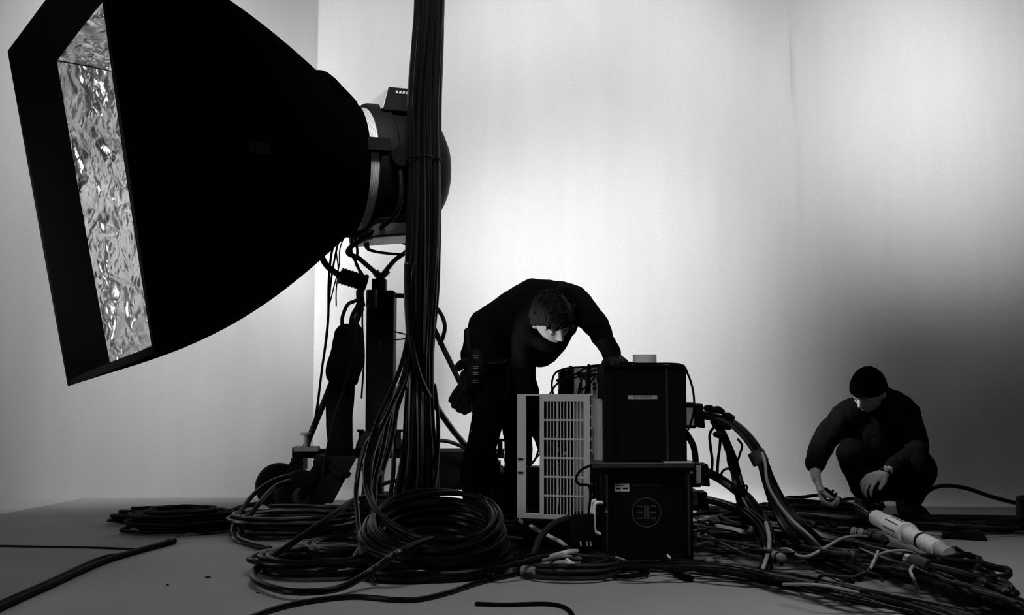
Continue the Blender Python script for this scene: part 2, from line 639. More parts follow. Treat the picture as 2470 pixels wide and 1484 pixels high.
MB().lathe(T_, AX, [(0.26, TR - 0.01), (0.38, TR - 0.012), (0.44, TR - 0.05), (0.485, TR - 0.12), (0.51, TR - 0.20), (0.52, 0.001)], 48, UP).build('back_dome', M['metal_black'], lh)
# roof vent: sloping front, dark sides with a slotted strip
rf = MB()
rf.hexa([L(0.10, -0.24, 0.27), L(0.10, 0.24, 0.27), L(0.36, 0.24, 0.27), L(0.36, -0.24, 0.27), L(0.15, -0.20, 0.405), L(0.15, 0.20, 0.405), L(0.36, 0.20, 0.405), L(0.36, -0.20, 0.405)])
ro = rf.build('roof_vent', M['metal_black'], lh, bevel=0.004)
MB().hexa([L(0.098, -0.235, 0.28), L(0.098, 0.235, 0.28), L(0.104, 0.235, 0.28), L(0.104, -0.235, 0.28), L(0.146, -0.195, 0.40), L(0.146, 0.195, 0.40), L(0.15, 0.195, 0.40), L(0.15, -0.195, 0.40)]).build('front_plate', M['metal_grey'], ro)
mb = MB()
for k in range(9):
    a = 0.18 + k * 0.019
    mb.hexa([L(a, 0.203, 0.37), L(a + 0.011, 0.203, 0.37), L(a + 0.011, 0.216, 0.37), L(a, 0.216, 0.37), L(a + 0.005, 0.199, 0.385), L(a + 0.016, 0.199, 0.385), L(a + 0.016, 0.212, 0.385), L(a + 0.005, 0.212, 0.385)])
mb.build('vent_slots', M['metal_grey'], ro)
# under box with pale bottom plate
lb = MB()
lb.hexa([L(0.05, -0.23, -0.385), L(0.05, 0.23, -0.385), L(0.40, 0.23, -0.35), L(0.40, -0.23, -0.35), L(0.05, -0.26, -0.30), L(0.05, 0.26, -0.30), L(0.40, 0.26, -0.235), L(0.40, -0.26, -0.235)])
lo = lb.build('ballast_tray', M['metal_black'], lh, bevel=0.004)
MB().hexa([L(0.055, -0.22, -0.392), L(0.055, 0.22, -0.392), L(0.39, 0.22, -0.357), L(0.39, -0.22, -0.357), L(0.055, -0.22, -0.386), L(0.055, 0.22, -0.386), L(0.39, 0.22, -0.352), L(0.39, -0.22, -0.352)]).build('bottom_plate', M['metal_grey'], lo)
MB().hexa([L(0.048, 0.12, -0.38), L(0.048, 0.235, -0.38), L(0.25, 0.238, -0.36), L(0.25, 0.12, -0.36), L(0.05, 0.12, -0.33), L(0.05, 0.262, -0.325), L(0.25, 0.266, -0.31), L(0.25, 0.12, -0.31)]).build('side_plate', M['metal_mid'], lo)
for a in (10, 130, 250):
    q = radians(a)
    v = SD * cos(q) + UP * sin(q)
    w = AX.cross(v)
    c0 = T_ + v * (TR + 0.005)
    MB().hexa([c0 + w * i * 0.035 + v * j + AX * k for j in (-0.005, 0.03) for i, k in ((-1, -0.02), (1, -0.02), (1, 0.10), (-1, 0.10))]).build('clip', M['metal_black'], lh, bevel=0.003)
# yoke: two bent tubes meeting in a spigot on the stand
YB = P(918, 668, 5.45)
for (pa, nm) in (([L(0.14, 0.36, 0.0), L(0.12, 0.37, -0.28), P(842, 600, 5.25), P(868, 625, 5.32), YB], 'yoke_arm'), ([L(0.20, -0.36, 0.0), L(0.22, -0.37, -0.25), P(985, 592, 5.62), P(950, 630, 5.52), YB], 'yoke_arm')):
    ya = MB().tube(pa, 0.013, 10, sub=6).build(nm, M['metal_black'], lh)
    MB().cyl(pa[0] - SD * 0.02 * (1 if pa[0].y < T_.y else -1), pa[0] + SD * 0.04 * (1 if pa[0].y < 5.3 else -1), 0.05, n=16).build('pivot_knob', M['metal_black'], ya)
MB().tube([P(905, 655, 5.44), YB, P(935, 652, 5.46)], 0.02, 10).build('yoke_clamp', M['metal_dark'], lh)
MB().tube([L(0.06, 0.05, -0.38), P(890, 602, 5.4), P(940, 612, 5.5), P(1000, 615, 5.6)], 0.014, 8, flat=0.5).build('safety_strap', M['cloth'], lh)

# ------------------------------------------------------------------ rolling stand under the lamp
st = thing('lamp_stand', G(910, 1240), 'heavy black wheeled crank stand carrying the big film lamp', 'lamp stand')
MB().box(*rect(880, 700, 950, 1085, 5.42, 0.15)).build('mast', M['metal_black'], st, bevel=0.01)
MB().box(*rect(896, 672, 930, 702, 5.44, 0.08)).build('spigot_block', M['metal_black'], st, bevel=0.006)
MB().tube([P(936, 712, 5.48), P(1004, 716, 5.5)], 0.014, 8, raw=True).build('top_arm', M['metal_dark'], st)
MB().tube([P(897, 742, 5.40), P(897, 700, 5.40)], 0.032, 12, raw=True).build('inner_tube', M['metal_dark'], st)
mb = MB()
for y in (792, 830):
    mb.cyl(P(915, y, 5.425), P(915, y, 5.41), 0.006, n=8)
mb.build('bolt', M['metal_dark'], st)
MB().box(*rect(858, 1068, 972, 1088, 5.38, 0.3)).build('foot_plate', M['metal_black'], st, bevel=0.01)
mb = MB()
mb.hexa([P(856, 1085, 5.36), P(972, 1085, 5.36), P(972, 1085, 5.62), P(856, 1085, 5.62), P(870, 1040, 5.4), P(958, 1040, 5.4), P(958, 1040, 5.58), P(870, 1040, 5.58)])
mb.build('mast_socket', M['metal_black'], st, bevel=0.01)
for x in (870, 963):
    b = MB()
    b.cyl(P(x, 1075, 5.40), P(x, 1042, 5.40), 0.010, n=8)
    b.cyl(P(x, 1042, 5.40), P(x, 1036, 5.40), 0.020, n=10)
    b.build('lock_bolt', M['metal_black'], st)
MB().box(*rect(706, 1084, 1216, 1106, 5.42, 0.06)).build('base_beam', M['metal_black'], st, bevel=0.004)
MB().bar(P(716, 1092, 5.30), P(716, 1088, 5.85), 0.05, 0.05).build('cross_beam', M['metal_black'], st)
MB().bar(P(1190, 1105, 5.20), P(1190, 1096, 5.85), 0.05, 0.05).build('cross_beam', M['metal_black'], st)
MB().box(*rect(708, 1077, 768, 1090, 5.27, 0.05)).build('pale_bracket', M['metal_mid'], st, bevel=0.004, label='pale grey bracket plate')
MB().box(*rect(1042, 1088, 1122, 1182, 5.36, 0.2)).build('ballast_box', M['metal_black'], st, bevel=0.006)
MB().tube([P(872, 742, 5.44), P(800, 925, 5.38), P(737, 1078, 5.32)], 0.017, 10).build('brace', M['metal_black'], st)
MB().tube([P(1004, 706, 5.5), P(1100, 903, 5.46), P(1195, 1100, 5.42)], 0.015, 10).build('brace', M['metal_black'], st)
MB().tube([P(1040, 730, 5.4), P(1062, 755, 5.4), P(1073, 785, 5.4), P(1068, 815, 5.42), P(1060, 830, 5.45)], 0.011, 8).build('handle', M['metal_black'], st)
MB().tube([P(950, 800, 5.4), P(975, 806, 5.35), P(985, 812, 5.3), P(972, 818, 5.35), P(948, 820, 5.4)], 0.004, 6).build('cable_hook', M['metal_black'], st)
for (x, y, d) in ((738, 1060, 5.30), (1206, 1075, 5.2)):
    b = MB()
    b.cyl(P(x, y + 22, d), P(x, y - 10, d), 0.013, n=8)
    b.cyl(P(x, y - 10, d), P(x, y - 16, d), 0.028, n=10)
    b.build('clamp_screw', M['metal_mid'] if x < 900 else M['metal_black'], st)


def wheel(cx, cy, d, r, ax, fork_to):
    c = P(cx, cy, d)
    c.z = r + 0.001
    ax = Vector(ax).normalized()
    w = 0.045
    ty = MB().lathe(c - ax * w, ax, [(0, r * .62), (0.002, r * .80), (0.012, r * .93), (0.030, r * .985), (0.045, r), (0.060, r * .985), (0.078, r * .93), (0.088, r * .80), (0.09, r * .62)], 40).build('wheel', M['rubber'], st)
    MB().lathe(c - ax * (w + 0.004), ax, [(0, 0.02), (0.004, r * .30), (0.002, r * .40), (0.012, r * .46), (0.006, r * .60), (0.016, r * .63), (0.082, r * .63), (0.096, r * .3), (0.097, 0.02)], 32).build('hub', M['metal_dark'], ty)
    f = MB()
    top = Vector(fork_to)
    for sgn in (-1, 1):
        o = ax * sgn * (w + 0.012)
        f.bar(c + o, Vector((c.x, c.y, 0)) + o + Vector((top.x - c.x, top.y - c.y, top.z)) * 0.92, 0.045, 0.012, up=ax)
    f.box((top.x - 0.034, top.y - 0.06, top.z - 0.07), (top.x + 0.034, top.y + 0.06, top.z))
    f.cyl(c - ax * (w + 0.022), c + ax * (w + 0.022), 0.014, n=10)
    f.build('wheel_fork', M['metal_black'], st, bevel=0.003)


wheel(726, 1190, 5.25, 0.132, (0.22, -1, 0), P(776, 1108, 5.27))
wheel(672, 1165, 5.70, 0.13, (0.35, -1, 0), P(722, 1104, 5.62))
wheel(1196, 1185, 5.25, 0.132, (0.15, -1, 0), P(1192, 1112, 5.22))
wheel(1180, 1170, 5.80, 0.13, (0.15, -1, 0), P(1188, 1108, 5.75))
MB().bar(P(770, 1100, 5.3), P(835, 1150, 5.25), 0.10, 0.03).build('fork_plate', M['metal_black'], st, bevel=0.004)
MB().hexa([P(760, 1215, 5.2), P(802, 1215, 5.2), P(802, 1215, 5.3), P(760, 1215, 5.3), P(765, 1100, 5.25), P(862, 1100, 5.25), P(862, 1100, 5.33), P(765, 1100, 5.33)]).build('leg_plate', M['metal_black'], st, bevel=0.006)
MB().box(*rect(880, 1106, 922, 1192, 5.45, 0.1)).build('lower_mast', M['metal_black'], st, bevel=0.01)
MB().box(*rect(872, 1190, 945, 1236, 5.45, 0.1)).build('lower_foot', M['metal_black'], st, bevel=0.01)

# bags and cloth hanging on the brace
def bag(name, outline, d, thick, m, label, cat):
    """soft bag: left/right outline pairs from top to bottom (x0, x1, y)"""
    mb = MB()
    rows = spline([(a, b, y) for a, b, y in outline], 5)
    vs, fs = [], []
    n = 20
    for q, (a, b, y) in enumerate(rows):
        c = P((a + b) / 2, y, d)
        w = (P(b, y, d) - P(a, y, d)).length / 2
        t = q / (len(rows) - 1)
        th = thick * (0.35 + 0.65 * sin(pi * min(1, max(0, 0.1 + 0.8 * t))))
        for k in range(n):
            an = 2 * pi * k / n
            r = 1 + 0.05 * noise.noise(Vector((cos(an) * 3, sin(an) * 3, t * 9)))
            vs.append(c + Vector((cos(an) * w * r, sin(an) * th * r, 0)))
    for q in range(len(rows) - 1):
        for k in range(n):
            fs.append((q * n + k, q * n + (k + 1) % n, (q + 1) * n + (k + 1) % n, (q + 1) * n + k))
    fs.append(tuple(range(n)))
    fs.append(tuple(range((len(rows) - 1) * n, len(rows) * n)))
    mb.add(vs, fs)
    root = thing(name, P((outline[-1][0] + outline[-1][1]) / 2, outline[-1][2], d), label, cat)
    mb.build('pouch', m, root, angle=60)
    return root


s1 = bag('sandbag', [(822, 866, 782), (808, 876, 800), (800, 879, 840), (788, 876, 880), (786, 868, 905), (796, 862, 925), (812, 850, 934)], 5.30, 0.09, M['cloth'],
         'black sandbag slung high on the left brace of the lamp stand', 'sandbag')
MB().tube([P(826, 790, 5.28), P(826, 765, 5.28), P(838, 736, 5.3), P(852, 728, 5.33), P(862, 724, 5.36)], 0.010, 8).build('strap', M['leather'], s1)
MB().tube([P(846, 790, 5.30), P(850, 762, 5.30), P(862, 740, 5.32), P(868, 722, 5.36)], 0.012, 8).build('strap', M['leather'], s1)
s2 = bag('hanging_cloth', [(800, 850, 915), (788, 856, 935), (786, 852, 990), (788, 850, 1040), (794, 850, 1090), (800, 840, 1120), (802, 822, 1140)], 5.34, 0.07, M['cloth'],
         'long black cloth bag hanging below the sandbag, behind the front wheel', 'bag')
MB().tube([P(826, 930, 5.33), P(826, 905, 5.34)], 0.02, 8, raw=True).build('strap', M['leather'], s2)
# the lamp head's power connector on its short thick cable
pc_ = thing('power_connector', P(850, 690, 5.4), 'fat ribbed black power connector beside the yoke, on a thick short cable', 'connector')
a, b = P(818, 664, 5.30), P(884, 684, 5.34)
t = (b - a)
prof = [(0, 0.018), (0.004, 0.034)]
ll = t.length
for k in range(7):
    prof += [(ll * (0.06 + k * .12), 0.046), (ll * (0.12 + k * .12), 0.041)]
prof += [(ll * .93, 0.048), (ll, 0.045), (ll, 0.02)]
MB().lathe(a, t, prof, 24).build('connector_body', M['rubber'], pc_)
MB().tube([P(762, 585, 5.2), P(775, 618, 5.22), P(792, 645, 5.26), P(822, 666, 5.30)], 0.017, 10).build('lead', M['cable_dull'], pc_)
MB().tube([P(872, 688, 5.34), P(868, 710, 5.36), P(872, 738, 5.40)], 0.022, 10).build('socket_tail', M['metal_dark'], pc_)

# ------------------------------------------------------------------ cables
def cable(path, r, label, m='cable', z=None, group=None, name='cable', n=8, sub=7, cat='cable'):
    o = MB().tube(pts(path, z if z is not None else r), r, n, sub=sub, round_ends=True).build(name, M[m])
    return tag(o, label, cat, group)


rnd = random.Random(7)
# vertical bundle: its centre line (x, half width) against y, all at one depth
BD = 4.9
prof = [(-260, 1038, 39), (0, 1037, 38), (100, 1032, 40), (250, 1023, 43), (380, 1023, 42), (550, 1022, 44), (700, 1017, 43), (850, 1014, 34), (1000, 1012, 38), (1100, 1012, 46), (1200, 1004, 58), (1262, 1000, 72)]
NB = 38
k = 0
offs = []
for ring, cnt in ((0.0, 1), (0.36, 6), (0.70, 12), (0.94, 19)):
    for i in range(cnt):
        offs.append((ring, 2 * pi * i / cnt + ring * 2))
for i, (rr, an) in enumerate(offs):
    path = []
    dr = rnd.uniform(-0.5, 0.5)
    for (y, cx, hw) in prof:
        a = an + dr * (y + 260) / 1500 + 0.12 * sin(y / 170 + i)
        r2 = rr * (1 + 0.05 * sin(y / 90.0 + i * 1.7))
        p = P(cx + (hw - 5) * r2 * cos(a), y, BD + 0.075 * r2 * sin(a))
        if y > 1230:
            p.z = 0.014 + 0.02 * rnd.random()
        path.append(p)
    o = MB().tube(path, rnd.choice((0.0105, 0.012, 0.0125)), 8, sub=5).build('hanging_cable', M['cable'] if rr > 0.9 and i % 3 else M['cable_dull'])
    tag(o, 'black cable packed in the thick vertical bundle hanging from above', 'cable', 'cables of the hanging bundle')
tie = MB()
c0 = P(1023, 386, BD)
tie.tube([c0 + Vector((cos(a) * 0.090, sin(a) * 0.086, 0.003 * sin(3 * a))) for a in [2 * pi * q / 24 for q in range(24)]], 0.004, 6, closed=True, sub=2)
tag(tie.build('cable_tie', M['leather']), 'thin black tie cinched round the hanging cable bundle at lamp height', 'cable tie')

peel = [
    ([(1000, 640, 4.83), (985, 800, 4.8), (968, 880, 4.75), (940, 950, 4.65), (906, 1030, 4.5), (884, 1110, 4.35), (884, 1180, 4.2), (915, 1240, 4.0), (990, 1288, 3.82), (1080, 1303, 3.78), (1160, 1290, 3.84), (1196, 1245, 4.0), (1170, 1205, 4.15)], 'outermost of the cables peeling left off the bundle and looping over the big coil'),
    ([(1005, 700, 4.84), (990, 840, 4.8), (972, 920, 4.72), (945, 980, 4.6), (910, 1060, 4.45), (893, 1130, 4.3), (896, 1200, 4.15), (930, 1262, 3.95), (1010, 1312, 3.8), (1100, 1322, 3.76), (1180, 1300, 3.86), (1208, 1250, 4.0)], 'second cable peeling left off the bundle, draped across the big coil'),
    ([(995, 760, 4.83), (982, 870, 4.78), (958, 950, 4.7), (938, 1010, 4.6), (922, 1090, 4.5), (905, 1160, 4.4), (900, 1230, 4.3), (880, 1300, 4.1), (852, 1350, 3.95), ('f', 838, 1385, .02)], 'cable peeling left off the bundle and dropping between the two coils'),
    ([(988, 820, 4.82), (975, 900, 4.8), (962, 960, 4.75), (945, 1060, 4.65), (925, 1130, 4.55), (912, 1180, 4.5), ('f', 900, 1262, .02), ('f', 860, 1290, .02)], 'cable dropping steeply from the bundle to the floor by the mast foot'),
    ([(992, 840, 4.84), (972, 940, 4.85), (955, 1000, 4.85), (950, 1080, 4.85), (948, 1150, 4.8), (935, 1220, 4.7), ('f', 905, 1275, .03)], 'cable hanging nearly straight just left of the bundle foot'),
    ([(985, 880, 4.8), (930, 1010, 4.6), (880, 1080, 4.45), (860, 1170, 4.35), (862, 1240, 4.2), (870, 1310, 4.0), (880, 1370, 3.8), ('f', 905, 1400, .02)], 'cable swinging widest to the left below the bundle, in front of the front wheel'),
]
for path, lab in peel:
    cable(path, 0.011, 'black ' + lab)
cable([(982, 640, 4.81), (984, 760, 4.80), (998, 860, 4.79), (1022, 935, 4.82), (1055, 985, 4.95), (1090, 1035, 5.1), (1128, 1082, 5.25), (1160, 1130, 5.3)], 0.016, 'thick black cable crossing the bundle and running down right to the ballast box')
cable([(1048, 930, 4.9), (1056, 1000, 4.9), (1056, 1090, 4.88), (1048, 1170, 4.8), (1035, 1225, 4.7), ('f', 1020, 1275, .03)], 0.010, 'thin black cable hanging at the right edge of the bundle')
cable([(1050, 1062, 5.3), (1085, 1066, 5.3), (1120, 1080, 5.3)], 0.010, 'short black cable arching over the ballast box')
cable([(878, 1200, 4.9), (905, 1175, 5.0), (945, 1162, 5.1), (985, 1158, 5.1)], 0.012, 'black cable arching low between the mast foot and the bundle')
cable([(868, 1110, 5.3), (880, 1150, 5.2), (876, 1200, 5.1), ('f', 866, 1250, .02)], 0.012, 'black cable dropping in front of the mast foot')
# thin leads below the softbox
thin = [
    ([(815, 560, 5.2), (800, 610, 5.2), (793, 680, 5.25), (792, 760, 5.25), (787, 820, 5.25), (778, 880, 5.25), (768, 960, 5.25), (760, 1010, 5.25), (745, 1075, 5.25)], 0.0065, 'thin black lead falling from the softbox tail to the wheel bracket'),
    ([(822, 560, 5.22), (808, 620, 5.22), (797, 690, 5.26), (790, 780, 5.26), (782, 850, 5.26), (772, 930, 5.26), (764, 1000, 5.26)], 0.0055, 'thin black lead twisted with its neighbour left of the mast'),
    ([(830, 560, 5.2), (812, 600, 5.2), (816, 650, 5.2), (811, 700, 5.2), (811, 738, 5.2)], 0.0035, 'very thin loose cord end hanging beside the power connector'),
    ([(835, 560, 5.25), (820, 600, 5.25), (818, 640, 5.25), (806, 690, 5.25), (796, 730, 5.26)], 0.0035, 'very thin cord swinging left under the softbox tail'),
    ([(850, 570, 5.3), (848, 610, 5.3), (862, 640, 5.32), (872, 670, 5.34)], 0.007, 'thin lead looping down into the power connector'),
    ([(852, 560, 5.3), (862, 605, 5.32), (858, 635, 5.33), (876, 665, 5.34), (880, 690, 5.35)], 0.007, 'thin lead crossing behind the left yoke arm'),
    ([(876, 700, 5.36), (874, 780, 5.36), (878, 860, 5.36), (872, 960, 5.36)], 0.005, 'thin lead running down the left edge of the mast'),
    ([(862, 760, 5.2), (850, 850, 5.2), (826, 950, 5.2), (806, 1010, 5.2), (790, 1080, 5.15), (778, 1150, 5.1)], 0.007, 'thin cable slanting over the black bags to the front wheel'),
]
for path, r, lab in thin:
    cable(path, r, lab, 'cable_dull')


def coil(name, c, rx, ry, turns, cols, r, label, m='cable', tilt=0.0, jit=0.012, seed=1, lead=None, wob=0.006, rot=0.0, cat='coiled cable', z0=0.0, group=None):
    rn = random.Random(seed)
    path = []
    ph = rn.uniform(0, 6)
    cx, cy = 0, 0
    for k in range(turns):
        layer, col = k // cols, k % cols
        if layer % 2:
            col = cols - 1 - col
        dx, dy = rn.uniform(-jit, jit), rn.uniform(-jit, jit)
        sc = 1 - col * 2.2 * r / rx + rn.uniform(-.5, .5) * jit / rx
        w1, w2 = rn.uniform(0, 6), rn.uniform(0.3, 1)
        seg = 28
        for q in range(seg):
            t = q / seg
            a = ph + 2 * pi * t
            wobb = 1 + wob / rx * 2 * sin(2 * a + w1) * w2 + wob / rx * sin(3 * a + w1 * 2)
            x, y = rx * sc * wobb * cos(a) + dx, ry * sc * wobb * sin(a) + dy
            z = r + z0 + (layer + 0.25 * t) * 1.85 * r + abs(wob * 0.6 * sin(3 * a + w1))
            z *= 1 + tilt * y / ry
            path.append((x, y, z))
    # smooth seams between turns
    P_ = []
    n = len(path)
    for i in range(n):
        w = 3
        lo, hi = max(0, i - w), min(n, i + w + 1)
        P_.append(tuple(sum(p[j] for p in path[lo:hi]) / (hi - lo) for j in range(3)))
    R = Matrix.Rotation(rot, 3, 'Z')
    ps = [Vector((c.x, c.y, 0)) + R @ Vector(p) for p in P_]
    if lead:
        ps = ps + pts(lead, r)
    o = MB().tube(ps, r, 8, sub=1, round_ends=True).build(name, M[m])
    return tag(o, label, cat, group)


big = P(1055, 1230, 3.98)
coil('cable_coil', big, 0.292, 0.29, 26, 3, 0.0118, 'tallest coil of thick shiny black cable, in front of the hanging bundle', tilt=0.48, jit=0.02, seed=3, wob=0.012)
coil('cable_coil', big + Vector((0.01, -.02, 0)), 0.215, 0.205, 10, 2, 0.0118, 'black cable coiled inside the tallest coil', tilt=0.3, jit=0.02, seed=5, wob=0.014)
coil('cable_coil', G(712, 1288), 0.31, 0.25, 13, 3, 0.0105, 'wide flat coil of black cable lying under the stand wheels', 'cable', jit=0.03, seed=11, wob=0.018)
coil('cable_coil', G(775, 1378), 0.27, 0.235, 9, 3, 0.0112, 'loose coil of black cable at the front, left of the tallest coil', 'cable', jit=0.03, seed=21, wob=0.02)
coil('cable_coil', G(822, 1352), 0.155, 0.14, 12, 3, 0.0095, 'small tight coil of black cable nested in the loose front coil', 'cable', jit=0.014, seed=31, wob=0.01, tilt=0.2)
coil('cable_coil', G(985, 1392), 0.21, 0.12, 7, 3, 0.0105, 'flat black cable loops squashed under the front of the tallest coil', 'cable', jit=0.03, seed=41, wob=0.015)
coil('cable_coil', G(432, 1283), 0.255, 0.16, 22, 4, 0.009, 'flat heap of thin dusty black cable on the open floor, far from the stand', 'cable_dull', jit=0.03, seed=51, wob=0.03, rot=0.1)
coil('cable_coil', G(368, 1262), 0.20, 0.10, 10, 3, 0.009, 'narrow bight of thin black cable lying on the far side of the flat heap', 'cable_dull', jit=0.03, seed=61, wob=0.02, rot=0.15)
coil('cable_coil', G(1372, 1384), 0.215, 0.15, 6, 2, 0.0085, 'flat coil of dusty grey-black cable on the floor in front of the racks', 'cable_dusty', jit=0.03, seed=71, wob=0.02)
coil('cable_coil', G(1460, 1392), 0.20, 0.085, 2, 2, 0.006, 'thin black cord in two wide flat loops on the floor before the racks', 'cable_dull', jit=0.03, seed=81, wob=0.02)
coil('cable_coil', G(1130, 1270), 0.30, 0.22, 12, 3, 0.011, 'dark coil of cable on the floor behind the tallest coil', 'cable_dull', jit=0.04, seed=91, wob=0.03)
coil('cable_coil', G(930, 1262), 0.26, 0.2, 9, 3, 0.011, 'dark coil of cable around the foot of the mast', 'cable_dull', jit=0.04, seed=92, wob=0.03)
coil('cable_coil', G(1300, 1300), 0.24, 0.22, 12, 3, 0.011, 'dark tangled coil of cable below the vented panel', 'cable_dull', jit=0.05, seed=93, wob=0.03)
coil('cable_coil', G(1815, 1300), 0.26, 0.26, 12, 3, 0.010, 'dark coil of cable on the floor right of the racks', 'cable_dull', jit=0.05, seed=94, wob=0.04)

loose = [
    ([(-60, 1500), (0, 1466), (120, 1412), (240, 1358), (330, 1330), (420, 1306)], 0.013, 'thick black cable running across the bare floor to the flat heap', 'cable_dull'),
    ([(-60, 1488), (0, 1456), (120, 1403), (236, 1350), (300, 1338), (345, 1327), (410, 1304)], 0.010, 'thinner black cable hugging the thick one across the bare floor', 'cable_dull'),
    ([(-60, 1317), (0, 1318), (110, 1320), (230, 1322), (345, 1327)], 0.006, 'thin black cord running level across the bare floor', 'cable_dull'),
    ([(500, 1243), (545, 1236), (585, 1222), (625, 1214), (660, 1202)], 0.012, 'black cable snaking from the flat heap back behind the wheels', 'cable_dull'),
    ([(520, 1256), (575, 1254), (620, 1262), (660, 1275)], 0.008, 'thin cable linking the flat heap to the coil under the wheels', 'cable_dull'),
    ([(530, 1264), (580, 1262), (628, 1270), (670, 1284)], 0.008, 'second thin cable linking the flat heap to the coil under the wheels', 'cable_dull'),
    ([('f', 690, 1330, .03), (600, 1315, 4.5), (560, 1290, 4.6), (572, 1250, 4.75), (610, 1195, 4.9), (655, 1162, 5.0), (690, 1150, 5.05)], 0.012, 'black cable looping up from the wide coil past the rear wheel', 'cable'),
    ([('f', 650, 1322, .03), (578, 1300, 4.55), (590, 1265, 4.7), (625, 1215, 4.8), (664, 1175, 4.95), (700, 1160, 5.0)], 0.012, 'inner black cable looping up from the wide coil past the rear wheel', 'cable'),
    ([(930, 1200, 4.5), (860, 1205, 4.4), (800, 1245, 4.2), (720, 1300, 4.0), (650, 1350, 3.85), (614, 1378, 3.75), ('f', 618, 1402, .03), ('f', 680, 1425, .03), ('f', 760, 1428, .03), ('f', 830, 1415, .03), (900, 1375, 3.6), (950, 1340, 3.58), (975, 1328, 3.6), (1005, 1312, 3.68), (1040, 1300, 3.78)], 0.013, 'thick black cable thrown in one big loop over the front coils', 'cable'),
    ([(600, 1492), (660, 1470), (740, 1452), (850, 1440), (950, 1447), (1010, 1446), (1080, 1430), (1160, 1404), (1260, 1382), (1360, 1364), (1440, 1352), (1500, 1354), (1514, 1366), (1480, 1385)], 0.0095, 'black cable wandering along the front edge of all the coils', 'cable'),
    ([(1150, 1457), (1220, 1459), (1310, 1457), (1352, 1462), (1374, 1474), (1390, 1500)], 0.007, 'short loose black cable end lying alone on the front floor', 'cable_dull'),
    ([(1255, 1256, 4.3), (1290, 1275, 4.25), (1320, 1292, 4.2), (1352, 1308, 4.15), ('f', 1385, 1334, .03), ('f', 1410, 1345, .02)], 0.009, 'white cable slanting down beneath the vented panel', 'white_cable'),
    ([(1370, 1250, 4.15), (1330, 1268, 4.1), (1302, 1300, 4.05), (1290, 1330, 4.0), ('f', 1278, 1358, .02)], 0.014, 'dusty thick cable arching left from under the vented panel', 'cable_dusty'),
    ([('f', 1240, 1372, .015), ('f', 1330, 1360, .02), ('f', 1400, 1352, .03), ('f', 1470, 1345, .03), ('f', 1512, 1358, .02), ('f', 1500, 1372, .01)], 0.009, 'pale grey cable curling in front of the lower rack', 'cable_grey'),
    ([('f', 1600, 1340, .05), ('f', 1615, 1365, .02), (1640, 1388), (1665, 1396)], 0.013, 'short dark cable end poking onto the front floor by the lower rack', 'cable_dull'),
    ([(1450, 908, 4.45), (1500, 880, 4.3), (1560, 878, 4.2), (1640, 880, 4.22), (1660, 905, 4.2), (1672, 945, 4.15), (1674, 985, 4.1), (1668, 1015, 4.1), (1656, 1045, 4.12)], 0.0045, 'thin black wire over the top and down the right side of the upper rack', 'cable_dull'),
    ([(1440, 1118, 4.12), (1405, 1132, 4.1), (1390, 1152, 4.08), (1396, 1168, 4.08), (1420, 1172, 4.08), (1424, 1200, 4.08), (1420, 1236, 4.08)], 0.0055, 'thin black cable looping over the vented panel from the lower rack tray', 'cable_dull'),
    ([(2180, 1240, 5.3), (2215, 1218, 5.3), (2238, 1186, 5.3), (2275, 1172, 5.3), (2330, 1178, 5.3), (2390, 1198, 5.3), (2460, 1216, 5.3), (2500, 1220, 5.3)], 0.011, 'black cable arching behind the squatting person toward the edge', 'cable'),
    ([(1900, 1205, 5.2), (1960, 1210, 5.2), (2020, 1216, 5.2), (2060, 1222, 5.15)], 0.010, 'black cable stretched level to the squatting person', 'cable'),
    ([(2124, 1185, 5.1), (2129, 1205, 5.1), (2127, 1228, 5.1)], 0.004, 'thin double cord hanging between the squatting person\'s knees', 'cable_dull'),
]
for path, r, lab, m in loose:
    cable(path, r, lab, m)

# ------------------------------------------------------------------ racks
RD = 4.14
lr = thing('equipment_rack', P(1560, 1350, RD + 0.2), 'lower black equipment rack with round emblem and white sticker on its front', 'equipment rack')
lr.location.z = 0
a, b = rect(1440, 1128, 1662, 1350, RD, 0.42)
MB().box((a[0], a[1], 0.01), (b[0], b[1], b[2])).build('case', M['metal_flat'], lr, bevel=0.004)
for x0, x1, m in ((1448, 1466, 'metal_black'), (1655, 1671, 'metal_black')):
    a, b = rect(x0, 1128, x1, 1350, RD - 0.035, 0.03)
    po = MB().box((a[0], a[1], 0.0), (b[0], b[1], b[2])).build('corner_post', M[m], lr, bevel=0.006)
a, b = rect(1463, 1140, 1466, 1345, RD - 0.04, 0.006)
MB().box((a[0], a[1], 0.03), (b[0], b[1], b[2] - .01)).build('worn_edge', M['metal_edge'], lr)
a, b = rect(1661, 1140, 1663, 1345, RD - 0.04, 0.006)
MB().box((a[0], a[1], 0.03), (b[0], b[1], b[2] - .01)).build('worn_edge', M['metal_edge'], lr)
ztop = P(1500, 1118, RD).z
a, b = rect(1430, 1117, 1676, 1130, RD - 0.05, 0.52)
MB().box(a, b).build('top_tray', M['metal_edge'], lr, bevel=0.003)
a, b = rect(1603, 1115.5, 1668, 1119, RD - 0.045, 0.06)
MB().box(a, b).build('tray_lip', M['metal_grey'], lr, label='bright worn steel lip')
